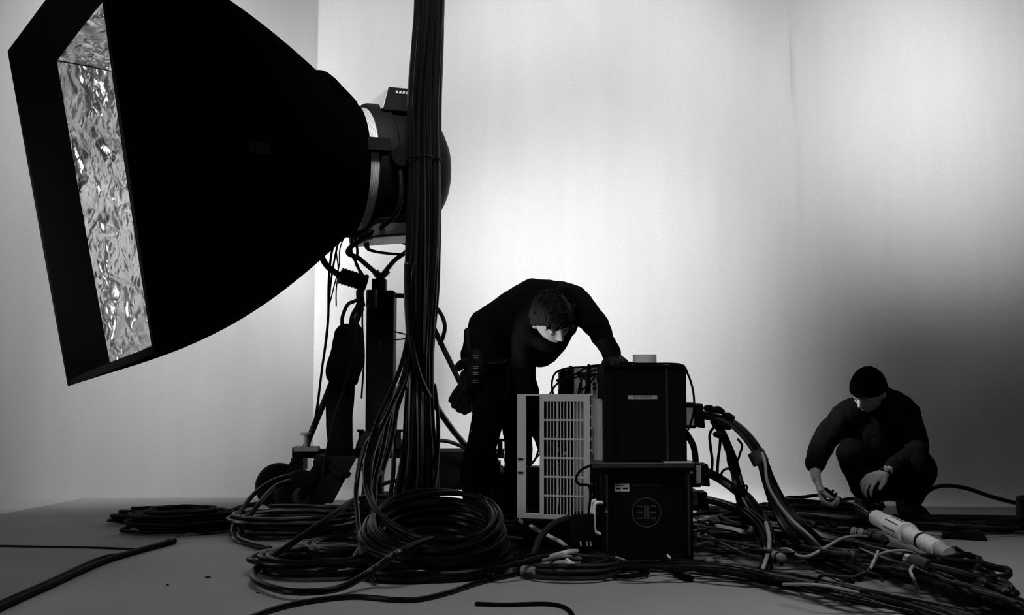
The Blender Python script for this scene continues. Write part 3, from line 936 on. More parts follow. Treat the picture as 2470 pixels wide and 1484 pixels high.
# side lights: sticker, dashed line, emblem
a, b = rect(1483, 1167, 1518, 1186, RD - 0.0015, 0.002)
sk = MB().box(a, b).build('sticker', M['label_white'], lr, label='white sticker')
mb = MB()
for (x0, x1, y0, y1) in ((1487, 1497, 1177, 1181), (1502, 1514, 1176.5, 1180.5), (1486, 1505, 1171, 1172.5)):
    a, b = rect(x0, y0, x1, y1, RD - 0.0022, 0.001)
    mb.box(a, b)
mb.build('sticker_print', M['ink'], sk)
mb = MB()
r2 = random.Random(4)
x = 1524
while x < 1591:
    w = r2.uniform(1.2, 3.5)
    a, b = rect(x, 1170, x + w, 1172, RD - 0.0015, 0.002)
    mb.box(a, b)
    x += w + r2.uniform(0.6, 1.3)
mb.build('printed_line', M['emblem'], lr)
mb = MB()
ec = P(1559.5, 1237, RD - 0.001)
er = 34 / F * RD
ring = [ec + Vector((cos(q) * er, 0, sin(q) * er)) for q in [2 * pi * k / 48 for k in range(48)]]
mb.tube(ring, 0.0024, 6, closed=True, raw=True)
for y in (1222, 1236.5, 1250.5):
    for x0, x1 in ((1537, 1550), (1570, 1583)):
        mb.box(*rect(x0, y - 1.8, x1, y + 1.8, RD - 0.0015, 0.002))
for x0 in (1554, 1561.5):
    mb.box(*rect(x0, 1219, x0 + 4.5, 1252, RD - 0.0015, 0.002))
mb.build('emblem', M['emblem'], lr, label='dull grey ring emblem with bars')
for (x, y) in ((1463, 1234), (1668, 1140)):
    MB().cyl(P(x, y, RD - 0.06), P(x, y, RD - 0.03), 0.006, n=10).build('bolt', M['chrome'], lr)
MB().tube([P(1452, 1213, RD - .05), P(1441, 1213, RD - .06), P(1434, 1222, RD - .06), P(1433, 1265, RD - .06), P(1436, 1283, RD - .06), P(1447, 1289, RD - .05)], 0.0075, 10).build('handle', M['white'], lr, label='pale bent tube handle')
MB().tube([P(1446, 1208, RD + .02), P(1434, 1208, RD + .02), P(1427, 1216, RD + .02), P(1426, 1240, RD + .02)], 0.0075, 10).build('handle', M['white'], lr, label='pale bent tube handle')

ur = thing('equipment_rack', P(1556, 1115, RD + 0.2), 'upper black equipment rack with printed strip label, stacked on the tray', 'equipment rack')
zt = ztop + 0.001
a, b = rect(1458, 884, 1655, 1117, RD, 0.34)
MB().box((a[0], a[1], zt), (b[0], b[1], b[2])).build('case', M['metal_flat'], ur, bevel=0.004)
a, b = rect(1512, 905, 1608, 1110, RD - 0.004, 0.006)
MB().box(a, b).build('front_panel', M['metal_flat'], ur, bevel=0.001)
for x in (1480, 1608):
    a, b = rect(x, 890, x + 2.5, 1112, RD - 0.007, 0.008)
    MB().box(a, b).build('raised_edge', M['metal_edge'] if x > 1600 else M['metal_black'], ur)
a, b = rect(1456, 880, 1652, 886, RD - 0.01, 0.36)
MB().box(a, b).build('lid', M['metal_flat'], ur, bevel=0.002)
a, b = rect(1455.5, 960, 1457.6, 1116, RD + 0.01, 0.32)
MB().box((P(1457.6, 0, RD).x - 0.004, RD + .01, zt + .002), (P(1457.6, 0, RD).x, RD + .33, P(0, 962, RD).z)).build('side_panel', M['metal_grey'], ur, label='light grey side panel')
a, b = rect(1515, 954, 1585, 963, RD - 0.006, 0.002)
sl = MB().box(a, b).build('strip_label', M['label'], ur, label='pale strip label with faint print')
cu = bpy.data.curves.new('strip_text', 'FONT')
cu.body = 'KTV SENSOR'
cu.size = 0.0135
cu.extrude = 0.0002
cu.align_x = 'CENTER'
cu.align_y = 'CENTER'
to = bpy.data.objects.new('tmp', cu)
scene.collection.objects.link(to)
bpy.context.view_layer.update()
me = bpy.data.meshes.new_from_object(to.evaluated_get(bpy.context.evaluated_depsgraph_get()))
bpy.data.objects.remove(to)
cpos = P(1550, 958.5, RD - 0.0065)
me.transform(Matrix.Translation(cpos - ur.location) @ Matrix.Rotation(pi / 2, 4, 'X'))
me.materials.clear()
me.materials.append(M['ink'])
tx = bpy.data.objects.new('strip_text', me)
scene.collection.objects.link(tx)
tx.parent = sl

# tape rolls and odds on top
c = P(1555, 884, RD + 0.12)
c.z = P(0, 880, RD).z
c.z = P(1555, 880, RD).z + 0.001
tr_ = thing('tape_roll', c, 'white roll of tape lying flat on top of the upper rack', 'tape roll')
rr = 28.5 / F * (RD + 0.12)
MB().lathe(c, (0, 0, 1), [(0, rr * .62), (0, rr), (0.043, rr), (0.043, rr * .62)], 40).build('tape', M['white'], tr_)
MB().lathe(c, (0, 0, 1), [(0.001, rr * .52), (0.001, rr * .615), (0.042, rr * .615), (0.042, rr * .52)], 40).build('core', M['label'], tr_)
tag(MB().tube([P(1588, 881, RD + .1), P(1602, 877.5, RD + .1), P(1636, 878, RD + .1), P(1650, 883, RD + .08)], 0.004, 6).build('wire', M['cable_dull']), 'short black wire arching on the rack lid right of the tape roll', 'wire')
a, b = rect(1497, 874, 1530, 881, RD + 0.05, 0.1)
tag(MB().box((a[0], a[1], c.z), (b[0], b[1], c.z + 0.012)).build('small_case', M['leather'], bevel=0.003), 'small flat black case on the rack lid by the bending person\'s hand', 'case')
tag(MB().hexa([v + Vector((0, 0, c.z + 0.002)) for v in [Vector((x, y, z)) for z in (0, .006) for x, y in ((P(1530, 0, RD).x, RD + .01), (P(1600, 0, RD).x, RD + .02), (P(1595, 0, RD).x, RD + .05), (P(1540, 0, RD).x, RD + .045))]]).build('flat_strap', M['leather']), 'flat black strap lying along the front of the rack lid', 'strap')

# plug-in modules standing behind the vented panel
base_z = P(0, 1253, 4.2).z
mods = [(1307, 1346, 966, 'metal_black'), (1350, 1366, 896, 'metal_black'), (1369, 1384, 888, 'metal_black'), (1386, 1415, 887, 'metal_grey'), (1417, 1425, 884, 'metal_black'), (1427, 1440, 886, 'metal_grey')]
labs = ['broad black module seen only through the grille of the vented panel', 'black plug-in module nearest the bending person', 'second black plug-in module, taller than the first', 'wide pale plug-in module with leads plugged in its face',
        'narrow black module between the two pale ones', 'narrow pale module with knobs, tight against the upper rack']
for i, (x0, x1, y0, m) in enumerate(mods):
    a, b = rect(x0, y0, x1, 1248, 4.52, 0.12)
    root = thing('plug_in_module', ((a[0] + b[0]) / 2, 4.55, a[2]), labs[i], 'module', 'modules behind the vented panel')
    MB().box(a, b).build('case', M[m], root, bevel=0.003)
    if m == 'metal_grey':
        for y in ((905, 926, 938) if x1 - x0 < 30 else (918, 940, 975)):
            MB().lathe(P((x0 + x1) / 2, y, 4.52), (0, -1, 0), [(0, 0.008), (0.012, 0.007), (0.014, 0.003)], 14).build('knob', M['metal_black'], root)
    else:
        MB().tube([P((x0 + x1) / 2, y0 + 6, 4.53), P((x0 + x1) / 2 + 3, y0 - 4, 4.53)], 0.013, 10, raw=True).build('socket', M['rubber'], root)
# low case carrying panel and modules
a, b = rect(1262, 1262, 1436, 1345, 4.24, 0.42)
tag(MB().box((a[0], 4.26, 0.0), (b[0], 4.72, P(0, 1257, 4.2).z - 0.004)).build('low_case', M['metal_flat'], bevel=0.01), 'low black case on the floor carrying the vented panel', 'case')

vp = thing('vented_panel', P(1340, 1255, 4.22), 'light grey vented metal panel with bar grille and open slot, left of the racks', 'vented panel')


def lat(y0, y1, x, top=True):
    """panel outline: its top edge is level, the bottom edge falls slightly to the right"""
    return y0 + (y1 - y0) * (x - 1247) / (1420 - 1247)


PD = lambda x: 4.18 + 0.02 * (x - 1247) / 170


def pbar(x0, y0, x1, y1, mb, th=0.014, dd=0.0):
    """piece of sheet between pixel corners, with the panel's own slope"""
    sl = lambda x, y: y + 5.0 * ((x - 1247) / 170.0) * ((y - 950) / 300.0)
    c = []
    for dz in (0, th):
        for (x, y) in ((x0, y1), (x1, y1), (x1, y0), (x0, y0)):
            p = P(x, sl(x, y), PD(x))
            c.append(Vector((p.x, p.y + dz + dd, p.z)))
    mb.hexa(c)


tag(MB().box(*rect(1262, 1128, 1304, 1246, 4.62, 0.1)).build('junction_box', M['metal_black'], bevel=0.004), 'black junction box standing behind the slot of the vented panel', 'junction box')
fr = MB()
pbar(1247, 951, 1268, 1250, fr, 0.03)
pbar(1268, 951, 1302, 955, fr, 0.012)
pbar(1268, 1239, 1302, 1250, fr, 0.03)
pbar(1302, 951, 1312, 1250, fr)
pbar(1312, 951, 1408, 968, fr)
pbar(1312, 1240, 1408, 1250, fr)
pbar(1408, 951, 1419, 1250, fr)
fr.build('frame', M['metal_grey'], vp, smooth=False)
gb = MB()
for k in range(1, 12):
    x = 1312 + k * 96 / 12
    pbar(x - 1.3, 968, x + 1.3, 1240, gb, 0.006, 0.003)
gb.build('grille_bars', M['metal_grey'], vp, smooth=False)
gb = MB()
for k in range(1, 6):
    y = 968 + k * (1240 - 968) / 6
    pbar(1312, y - 2.0, 1408, y + 2.0, gb, 0.008, 0.001)
gb.build('cross_rails', M['metal_grey'], vp, smooth=False)
sd = MB()
n = 11
for k in range(n + 1):
    y = 953 + k * (1246 - 953) / n
    pbar(1422, y - 3.0, 1432, y + 3.0, sd, 0.01, 0.04)
pbar(1419, 951, 1423.5, 1250, sd, 0.05)
sd.build('slotted_flange', M['metal_grey'], vp, smooth=False)
hp_ = MB()
pbar(1433.5, 962, 1457, 1114, hp_, 0.006, 0.02)
hp_.build('plain_plate', M['metal_grey'], vp, smooth=False)
for y in (1107, 1140):
    q = MB()
    pbar(1249, y - 2, 1262, y + 2, q, 0.004, -0.004)
    q.build('slot', M['ink'], vp, smooth=False)
q = MB()
q.box(*rect(1268, 955, 1271, 1240, 4.2, 0.20))
q.build('slot_side', M['metal_dark'], vp, smooth=False)

# small leads plugged over the modules
leads = [
    ([(1334, 950, 4.4), (1331, 925, 4.4), (1340, 900, 4.4), (1365, 889, 4.42), (1400, 886, 4.45), (1440, 884, 4.4), (1460, 882, 4.3)], 'black lead arching widest over the plug-in modules'),
    ([(1348, 950, 4.45), (1356, 925, 4.44), (1378, 910, 4.44), (1405, 892, 4.44), (1425, 883, 4.4), (1460, 880, 4.3)], 'black lead running up over the modules to the rack lid'),
    ([(1326, 952, 4.38), (1340, 930, 4.38), (1358, 918, 4.4), (1385, 912, 4.42), (1412, 900, 4.44), (1440, 892, 4.44)], 'black lead leaving the left of the vented panel toward the modules'),
    ([(1395, 950, 4.4), (1400, 925, 4.4), (1412, 905, 4.42), (1425, 900, 4.44)], 'short black lead in front of the wide pale module'),
    ([(1412, 950, 4.4), (1415, 925, 4.4), (1408, 908, 4.42), (1395, 904, 4.44)], 'short crossing lead in front of the wide pale module'),
    ([(1396, 945, 4.38), (1410, 936, 4.38), (1424, 924, 4.4), (1434, 910, 4.42)], 'lead slanting across the wide pale module'),
    ([(1441, 910, 4.42), (1444, 930, 4.42), (1444, 948, 4.42), (1450, 962, 4.25)], 'lead hanging down the narrow pale module'),
    ([(1350, 915, 4.42), (1375, 908, 4.42), (1400, 900, 4.42), (1430, 904, 4.42), (1456, 902, 4.42)], 'lead lying level across all the modules'),
    ([(1285, 1115, 4.5), (1300, 1098, 4.5), (1325, 1080, 4.55), (1350, 1070, 4.55)], 'lead slanting up inside the slot of the vented panel'),
    ([(1272, 1140, 4.45), (1290, 1135, 4.45), (1315, 1132, 4.5), (1345, 1120, 4.5)], 'lead running level inside the slot of the vented panel'),
    ([(1275, 1125, 4.5), (1290, 1110, 4.5), (1300, 1085, 4.5), (1312, 1070, 4.5)], 'thin lead crossing inside the slot of the vented panel'),
]
for path, lab in leads:
    cable(path, 0.0045, lab, 'cable_dull', name='lead', cat='lead')
plugs = [((1345, 918), (1357, 922), 4.4, 'black plug on the lead arching over the modules'), ((1405, 903), (1424, 907), 4.42, 'black plug pushed into the wide pale module'), ((1444, 905), (1456, 909), 4.42, 'black plug in the narrow pale module'), ((1447, 953), (1454, 960), 4.22, 'small black plug dangling at the corner of the grey side panel')]
for (p0, p1, d, lab) in plugs:
    tag(MB().tube([P(p0[0], p0[1], d), P((p0[0] + p1[0]) / 2, (p0[1] + p1[1]) / 2, d), P(p1[0], p1[1], d)], [0.007, 0.010, 0.008], 10, round_ends=True).build('plug', M['rubber']), lab, 'plug')
# adaptor block hanging left of the lower rack
ab = thing('adaptor_block', P(1405, 1335, 4.02), 'chunky black adaptor block standing under the vented panel against the lower rack', 'adaptor')
ab.location.z = 0
MB().hexa([P(1375, 1312, 4.0), P(1436, 1308, 4.02), P(1436, 1308, 4.14), P(1375, 1312, 4.12), P(1376, 1242, 4.0), P(1432, 1238, 4.02), P(1432, 1238, 4.14), P(1376, 1242, 4.12)]).build('block', M['rubber'], ab, bevel=0.008)
MB().tube([P(1405, 1310, 4.05), P(1410, 1325, 4.03), G(1420, 1352, .012)], 0.012, 8).build('tail_lead', M['cable_dull'], ab)
for x in (1400, 1415, 1424):
    MB().cyl(P(x, 1306, 3.995), P(x + 2, 1318, 3.99), 0.004, n=8).build('pin', M['chrome'], ab)

# ------------------------------------------------------------------ big connectors on the right side and their cable looms
def connector(name, x0, y0, x1, y1, d, label, lab_rect=None, depth=0.12, tail=True):
    a, b = rect(x0, y0, x1, y1, d, depth)
    root = thing(name, ((a[0] + b[0]) / 2, d + depth / 2, a[2]), label, 'connector')
    xm = a[0] + (b[0] - a[0]) * 0.5
    MB().box(a, (xm, b[1], b[2])).build('socket_housing', M['metal_black'], root, bevel=0.004)
    zc, yc = (a[2] + b[2]) / 2, d + depth / 2
    hr = (b[2] - a[2]) / 2
    MB().hexa([Vector(v) for v in ((xm, d + .005, a[2] + .006), (b[0], d + .01, a[2] + .0), (b[0], b[1] - .01, a[2] + .0), (xm, b[1] - .005, a[2] + .006), (xm, d + .005, b[2] - .008), (b[0] - .008, d + .01, b[2] - .004), (b[0] - .008, b[1] - .01, b[2] - .004), (xm, b[1] - .005, b[2] - .008))]).build('plug_housing', M['rubber'], root, bevel=0.006)
    if lab_rect:
        a2, b2 = rect(*lab_rect, d - 0.002, 0.003)
        MB().box(a2, b2).build('paper_label', M['label'], root, label='pale printed label')
    return root


connector('multi_pin_connector', 1655, 972, 1702, 1034, 4.16, 'upper multi-pin connector plugged in the right side of the upper rack', (1656, 984, 1674, 1026))
connector('multi_pin_connector', 1668, 1118, 1714, 1176, 4.22, 'connector plugged in the right side of the lower rack near its tray', (1680, 1122, 1691, 1166))
connector('multi_pin_connector', 1664, 1186, 1712, 1232, 4.28, 'lowest connector on the right side of the lower rack, with patched labels', None)
for x0, x1 in ((1651, 1660), (1672, 1683)):
    pass
tag(MB().box(*rect(1672, 1188, 1683, 1218, 4.275, 0.003)).build('paper_tag', M['label']), 'pale paper tag stuck on the lowest connector', 'paper tag')


def loom(base, count, spread, r, label, group, m='cable', ends=None, seed=0, var=0.5, mats=None):
    rn = random.Random(seed)
    B = pts(base)
    n = len(B)
    for i in range(count):
        a, rad = rn.uniform(0, 2 * pi), sqrt(rn.random()) * 1.0
        ph = rn.uniform(0, 6)
        path = []
        for k, p in enumerate(B):
            t = k / (n - 1)
            s = spread[0] + (spread[1] - spread[0]) * max(0, (t - spread[2]) / (1 - spread[2]))
            off = Vector((cos(a + t * var * 2) * rad * s, sin(a + t * 3) * rad * s * 0.8, sin(a + t * var * 2) * rad * s * 0.7))
            q = p + off
            q.z = max(q.z, r * 1.1)
            path.append(q)
        o = MB().tube(path, r * rn.uniform(0.8, 1.15), 7, sub=6, round_ends=True).build('loom_cable', M[(mats[i % len(mats)] if mats else m)])
        tag(o, label, 'cable', group)


loom([(1700, 1000, 4.2), (1722, 1004, 4.18), (1752, 1012, 4.16), (1785, 1035, 4.14), (1815, 1070, 4.12), (1838, 1112, 4.1), (1856, 1165, 4.08), (1885, 1230, 4.05), (1930, 1290, 4.0), ('f', 1990, 1345, .04), ('f', 2080, 1385, .03)],
     12, (0.020, 0.085, 0.55), 0.009, 'cable of the upper loom arching right from the upper rack\'s connector', 'upper loom cables', seed=2, mats=['cable', 'cable', 'cable_dusty'])
loom([(1722, 1015, 4.2), (1740, 1040, 4.2), (1752, 1070, 4.2), (1766, 1110, 4.22), (1775, 1150, 4.22), (1785, 1195, 4.2), ('f', 1800, 1275, .03)],
     7, (0.014, 0.04, 0.2), 0.0085, 'cable of the steep inner loom dropping below the upper connector', 'inner loom cables', seed=5)
loom([(1705, 1140, 4.24), (1735, 1155, 4.24), (1770, 1180, 4.22), (1800, 1205, 4.2), (1830, 1250, 4.15), (1850, 1300, 4.05), ('f', 1880, 1350, .03)],
     9, (0.018, 0.07, 0.3), 0.009, 'cable of the lower loom leaving the lower rack\'s connector', 'lower loom cables', seed=8)
loom([(1708, 1205, 4.26), (1750, 1215, 4.2), (1800, 1235, 4.1), (1842, 1275, 4.0), (1856, 1320, 3.9), ('f', 1850, 1362, .03), ('f', 1830, 1385, .02)],
     6, (0.02, 0.06, 0.2), 0.008, 'cable bowing out from the lowest connector to the floor', 'lowest connector cables', seed=9)
tb = thing('tape_wrap', P(1828, 1105, 4.1), 'grey tape wrapped round the upper loom halfway down', 'tape')
MB().tube([P(1822, 1090, 4.115), P(1836, 1118, 4.10)], 0.035, 14, raw=True).build('wrap', M['metal_dark'], tb)
mb = MB()
for k, (x, y) in enumerate(((1712, 985), (1732, 988), (1756, 1003), (1735, 1048), (1748, 1026))):
    o = MB().tube([P(x - 8, y, 4.16), P(x, y + 1, 4.15), P(x + 10, y + 5, 4.15)], [0.013, 0.016, 0.012], 10, round_ends=True).build('inline_plug', M['rubber'])
    tag(o, 'stubby black inline plug clustered where the looms leave the upper rack', 'plug', 'plugs at the loom head')
singles = [
    ([(1722, 1030, 4.18), (1712, 1048, 4.18), (1714, 1080, 4.18), (1718, 1110, 4.18), (1716, 1145, 4.18)], 0.006, 'single black lead hanging nearest the racks under the loom head'),
    ([(1738, 1050, 4.18), (1736, 1080, 4.18), (1732, 1110, 4.18), (1730, 1148, 4.18)], 0.006, 'single black lead hanging straight below the loom head'),
    ([(1750, 1050, 4.16), (1757, 1080, 4.16), (1756, 1110, 4.16), (1765, 1135, 4.16), (1778, 1155, 4.16)], 0.006, 'single black lead kinked beside the inner loom'),
    ([(1780, 1060, 4.14), (1790, 1075, 4.14), (1785, 1095, 4.16), (1780, 1110, 4.18)], 0.005, 'short black lead bridging the upper and inner looms'),
    ([(1738, 1150, 4.2), (1744, 1136, 4.2), (1758, 1131, 4.2), (1768, 1142, 4.2)], 0.005, 'small black lead loop beside the inner loom'),
    ([(1655, 1045, 4.35), (1672, 1075, 4.35), (1678, 1110, 4.35), (1676, 1125, 4.35)], 0.014, 'thick black cable curving down the back corner of the upper rack'),
    ([(1795, 1178, 4.2), (1797, 1172, 4.2), (1802, 1174, 4.2), (1800, 1190, 4.2)], 0.004, 'tiny black wire loop standing on the cable heap'),
]
for path, r, lab in singles:
    cable(path, r, lab, 'cable_dull')
MB_ = MB().tube([P(1838, 1092, 4.05), P(1846, 1120, 4.02), P(1850, 1160, 4.0), P(1868, 1200, 3.98), P(1905, 1250, 3.95), P(1960, 1300, 3.9), G(2000, 1352, .03)], 0.0065, 8).build('cable', M['cable_grey'])
tag(MB_, 'grey cable lying on top of the upper loom', 'cable')

# ------------------------------------------------------------------ heap of cables over the floor on the right
rh = random.Random(99)


def lane(pts_, count, sp0, sp1, r, group, label, zmax=0.05, mats=('cable', 'cable_dull', 'cable_dusty'), wob=10, wander=0.35):
    base = spline([(float(a), float(b)) for a, b in pts_], 2)
    n = len(base)
    for i in range(count):
        o0, o1 = rh.uniform(-1, 1), rh.uniform(-1, 1)
        zz = r + rh.random() * zmax
        f1, p1, f2, p2 = rh.uniform(0.25, 0.7), rh.uniform(0, 6), rh.uniform(0.5, 1.2), rh.uniform(0, 6)
        t0, t1 = (0, n) if rh.random() < 0.8 else (rh.randint(0, n // 3), n - rh.randint(0, n // 4))
        path = []
        for k in range(t0, t1):
            t = k / (n - 1)
            s = sp0 * (1 - t) + sp1 * t
            x, y = base[k]
            o = max(-1.15, min(1.15, (o0 * (1 - t) + o1 * t) + wander * (sin(k * f1 + p1) + 0.5 * sin(k * f2 + p2))))
            path.append(G(x + rh.uniform(-wob, wob) * .5, y + o * s, max(0.004, zz * (0.75 + 0.35 * sin(k * f2 + p1)))))
        rr_ = r * rh.choice((0.5, 0.65, 0.8, 1.0, 1.1))
        for q in path:
            q.z = max(q.z, rr_)
        ob = MB().tube(path, rr_, 7, sub=4, round_ends=True).build('floor_cable', M[rh.choice(mats)])
        tag(ob, label, 'cable', group)


lane([(1690, 1236), (1800, 1238), (1950, 1246), (2100, 1256), (2250, 1262), (2380, 1266), (2520, 1268)], 40, 12, 17, 0.011, 'rear band of floor cables', 'dark cable in the rear band on the floor under the squatting person', 0.035, ('cable_dull', 'cable_dull', 'cable'))
lane([(1670, 1285), (1760, 1290), (1880, 1300), (2000, 1318), (2120, 1340), (2240, 1372), (2360, 1412), (2440, 1440)], 52, 36, 20, 0.011, 'middle band of floor cables', 'dark cable in the tangled middle band right of the racks', 0.10, wob=34)
lane([(1500, 1362), (1620, 1362), (1750, 1372), (1880, 1396), (2000, 1418), (2120, 1442), (2260, 1476), (2400, 1520)], 26, 6, 20, 0.009, 'front band of floor cables', 'dark cable in the front band sweeping past the racks to the corner', 0.05, wob=20)
lane([(2040, 1305), (2150, 1345), (2260, 1385), (2380, 1430), (2520, 1490)], 26, 14, 20, 0.011, 'right-hand rope of cables', 'dark cable running to the bottom corner beside the taped connector', 0.06, ('cable_dull', 'cable'))
lane([(1180, 1345), (1260, 1330), (1340, 1322), (1420, 1330), (1480, 1350)], 16, 40, 12, 0.010, 'cables before the vented panel', 'dark cable lying between the tallest coil and the racks', 0.05, ('cable_dull', 'cable'))
lane([(1190, 1240), (1260, 1245), (1340, 1250), (1430, 1255)], 12, 14, 14, 0.011, 'cables behind the vented panel', 'dark cable on the floor behind the vented panel', 0.05, ('cable_dull',))

for (x, y, rx, ry, tn, rr2, sd2, lab) in (
        (1945, 1292, .20, .13, 4, .009, 201, 'loose black loops on the middle of the cable heap, left of the pale grey connector'),
        (2045, 1322, .17, .11, 4, .008, 202, 'small black loops under the pale cord in the cable heap'),
        (2165, 1392, .19, .10, 3, .009, 203, 'black loops spilling forward below the small steel connector'),
        (1760, 1322, .18, .13, 5, .009, 204, 'loose black loops at the right foot of the lower rack'),
        (2290, 1405, .16, .12, 4, .013, 205, 'thick black loops standing near the bottom corner beside the bright floor patch'),
        (2035, 1246, .20, .09, 5, .010, 206, 'black loops humped under the squatting person\'s working hand'),
        (1945, 1240, .22, .10, 5, .010, 207, 'low black loops just left of the squatting person')):
    coil('cable_coil', G(x, y), rx, ry, tn, 2, rr2, lab, 'cable_dull', jit=0.05, seed=sd2, wob=0.06, tilt=0.2)
pale = [
    ([('f', 1868, 1328, .05), ('f', 1900, 1325, .05), ('f', 1925, 1340, .03), ('f', 1950, 1342, .03), ('f', 1990, 1322, .05), ('f', 2030, 1300, .06), ('f', 2070, 1293, .07), ('f', 2110, 1300, .06)], 0.006, 'cable_grey', 'pale cord weaving across the middle of the cable heap'),
    ([('f', 2105, 1365, .04), ('f', 2120, 1340, .06), ('f', 2150, 1330, .07), ('f', 2190, 1330, .07), ('f', 2215, 1342, .06)], 0.0055, 'cable_grey', 'pale cord looping up beside the small steel connector'),
    ([('f', 2088, 1385, .03), ('f', 2100, 1370, .05), ('f', 2112, 1345, .06), ('f', 2118, 1330, .06)], 0.0055, 'cable_grey', 'short pale cord standing steeply in front of the small steel connector'),
    ([('f', 2210, 1360, .06), ('f', 2196, 1375, .07), ('f', 2205, 1400, .05), ('f', 2214, 1425, .02)], 0.0055, 'cable_grey', 'pale cord dropping from the small steel connector to the floor'),
    ([('f', 1890, 1410, .03), ('f', 1980, 1412, .03), ('f', 2070, 1430, .03)], 0.005, 'cable_grey', 'pale cord along the front band of cables'),
    ([('f', 1968, 1405, .03), ('f', 1985, 1388, .04), ('f', 2030, 1392, .04), ('f', 2060, 1392, .04), ('f', 2090, 1382, .05), ('f', 2120, 1390, .05), ('f', 2128, 1402, .03)], 0.006, 'cable_dusty', 'dusty cord curling over the front band of cables'),
    ([('f', 1700, 1290, .02), ('f', 1790, 1335, .06), ('f', 1838, 1350, .04)], 0.007, 'cable_dusty', 'dusty cable sagging right of the lower rack'),
    ([(1848, 1262, 3.95), (1856, 1300, 3.9), (1852, 1335, 3.85), ('f', 1840, 1372, .03)], 0.008, 'cable_grey', 'shiny grey cable standing upright right of the racks'),
    ([('f', 1310, 1352, .02), ('f', 1360, 1342, .03), ('f', 1400, 1348, .03)], 0.006, 'cable_grey', 'short pale cable on the floor before the adaptor block'),
    ([('f', 1330, 1342, .05), ('f', 1368, 1332, .06), ('f', 1392, 1330, .06)], 0.008, 'white_cable', 'white lead end lying by the adaptor block'),
]
for path, r, m, lab in pale:
    path = [('f', q[1], q[2], q[3] + .05 * sin(pi * (i_ + .5) / len(path)) + .015) if q[0] == 'f' else q for i_, q in enumerate(path)]
    cable(path, r, lab, m)

# pale inline connector chain wrapped in white tape
a, b = G(2112, 1248, .10), G(2280, 1334, .055)
ch = thing('taped_connector', (a + b) / 2 - Vector((0, 0, .06)), 'chain of fat inline connectors wrapped in white tape, on the cable heap', 'connector')
t = (b - a)
ln = t.length
segs = [(0.00, 0.19, 0.036, 'tape'), (0.20, 0.50, 0.042, 'white'), (0.51, 0.70, 0.035, 'tape'), (0.72, 0.92, 0.036, 'tape'), (0.92, 1.05, 0.028, 'label')]
for (s0, s1, r, m) in segs:
    n = 5
    pr = [(ln * s0, r * .6), (ln * s0 + .001, r * .93)]
    for k in range(n):
        pr += [(ln * (s0 + (s1 - s0) * (k + .35) / n), r), (ln * (s0 + (s1 - s0) * (k + .95) / n), r * .96)]
    pr += [(ln * s1 - .001, r * .93), (ln * s1, r * .6)]
    MB().lathe(a, t, pr, 22).build('taped_sleeve' if m == 'tape' else 'connector_sleeve', M[m], ch)
MB().lathe(a, t, [(ln * .47, .03), (ln * .475, .048), (ln * .505, .048), (ln * .51, .03)], 22).build('collar', M['white'], ch)
MB().lathe(a, t, [(ln * .185, .02), (ln * .19, .034), (ln * .20, .034), (ln * .205, .02)], 22).build('dark_band', M['ink'], ch)
MB().lathe(a, t, [(ln * .695, .02), (ln * .70, .037), (ln * .72, .037), (ln * .725, .02)], 22).build('dark_band', M['ink'], ch)
gr = MB()
x_ = t.cross(Vector((0, 0, 1))).normalized()
y_ = x_.cross(t.normalized())
for an in (-2.2, -1.5, -0.8, 0.0, 0.8):
    v = (x_ * cos(an) - y_ * sin(an))
    gr.bar(a + t * 0.26 + v * .041, a + t * 0.44 + v * .041, 0.005, 0.004, up=v)
gr.build('groove_rib', M['metal_dark'], ch)
MB().lathe(a, t, [(-0.045, .02), (-.04, .027), (-.005, .028), (0, .02)], 18).build('rear_nut', M['metal_black'], ch)
cable([(1984, 1214, 5.0), (2012, 1216, 5.0), (2035, 1212, 4.95), (2060, 1218, 4.9), a + t * -0.10], 0.008, 'cable with its highlight in pale colour, which the squatting person works on, feeding the taped connector', 'cable_grey')  # grey material stands for the highlight on a black cable
cable([(2010, 1222, 4.95), (2030, 1215, 4.92), (2065, 1225, 4.86), a + t * -0.08 - Vector((0, 0, .012))], 0.013, 'thick black cable entering the taped connector from the left', 'cable')
cable([b + t * 0.02, G(2308, 1352, .03), G(2300, 1322, .06), G(2335, 1342, .03), G(2345, 1348, .02)], 0.009, 'black cable leaving the far end of the taped connector', 'cable')
# smaller steel connector in front
a, b = G(2186, 1350, .125), G(2240, 1368, .115)
sc_ = thing('steel_connector', (a + b) / 2 - Vector((0, 0, .05)), 'small steel connector with bright ring in front of the taped chain', 'connector')
t = b - a
MB().lathe(a, t, [(0, .015), (0, .021), (.02, .022), (.021, .018)], 20).build('bright_ring', M['chrome'], sc_)
MB().lathe(a, t, [(.02, .024), (.04, .026), (.06, .026), (t.length, .024), (t.length, .01)], 20).build('connector_body', M['metal_dark'], sc_)
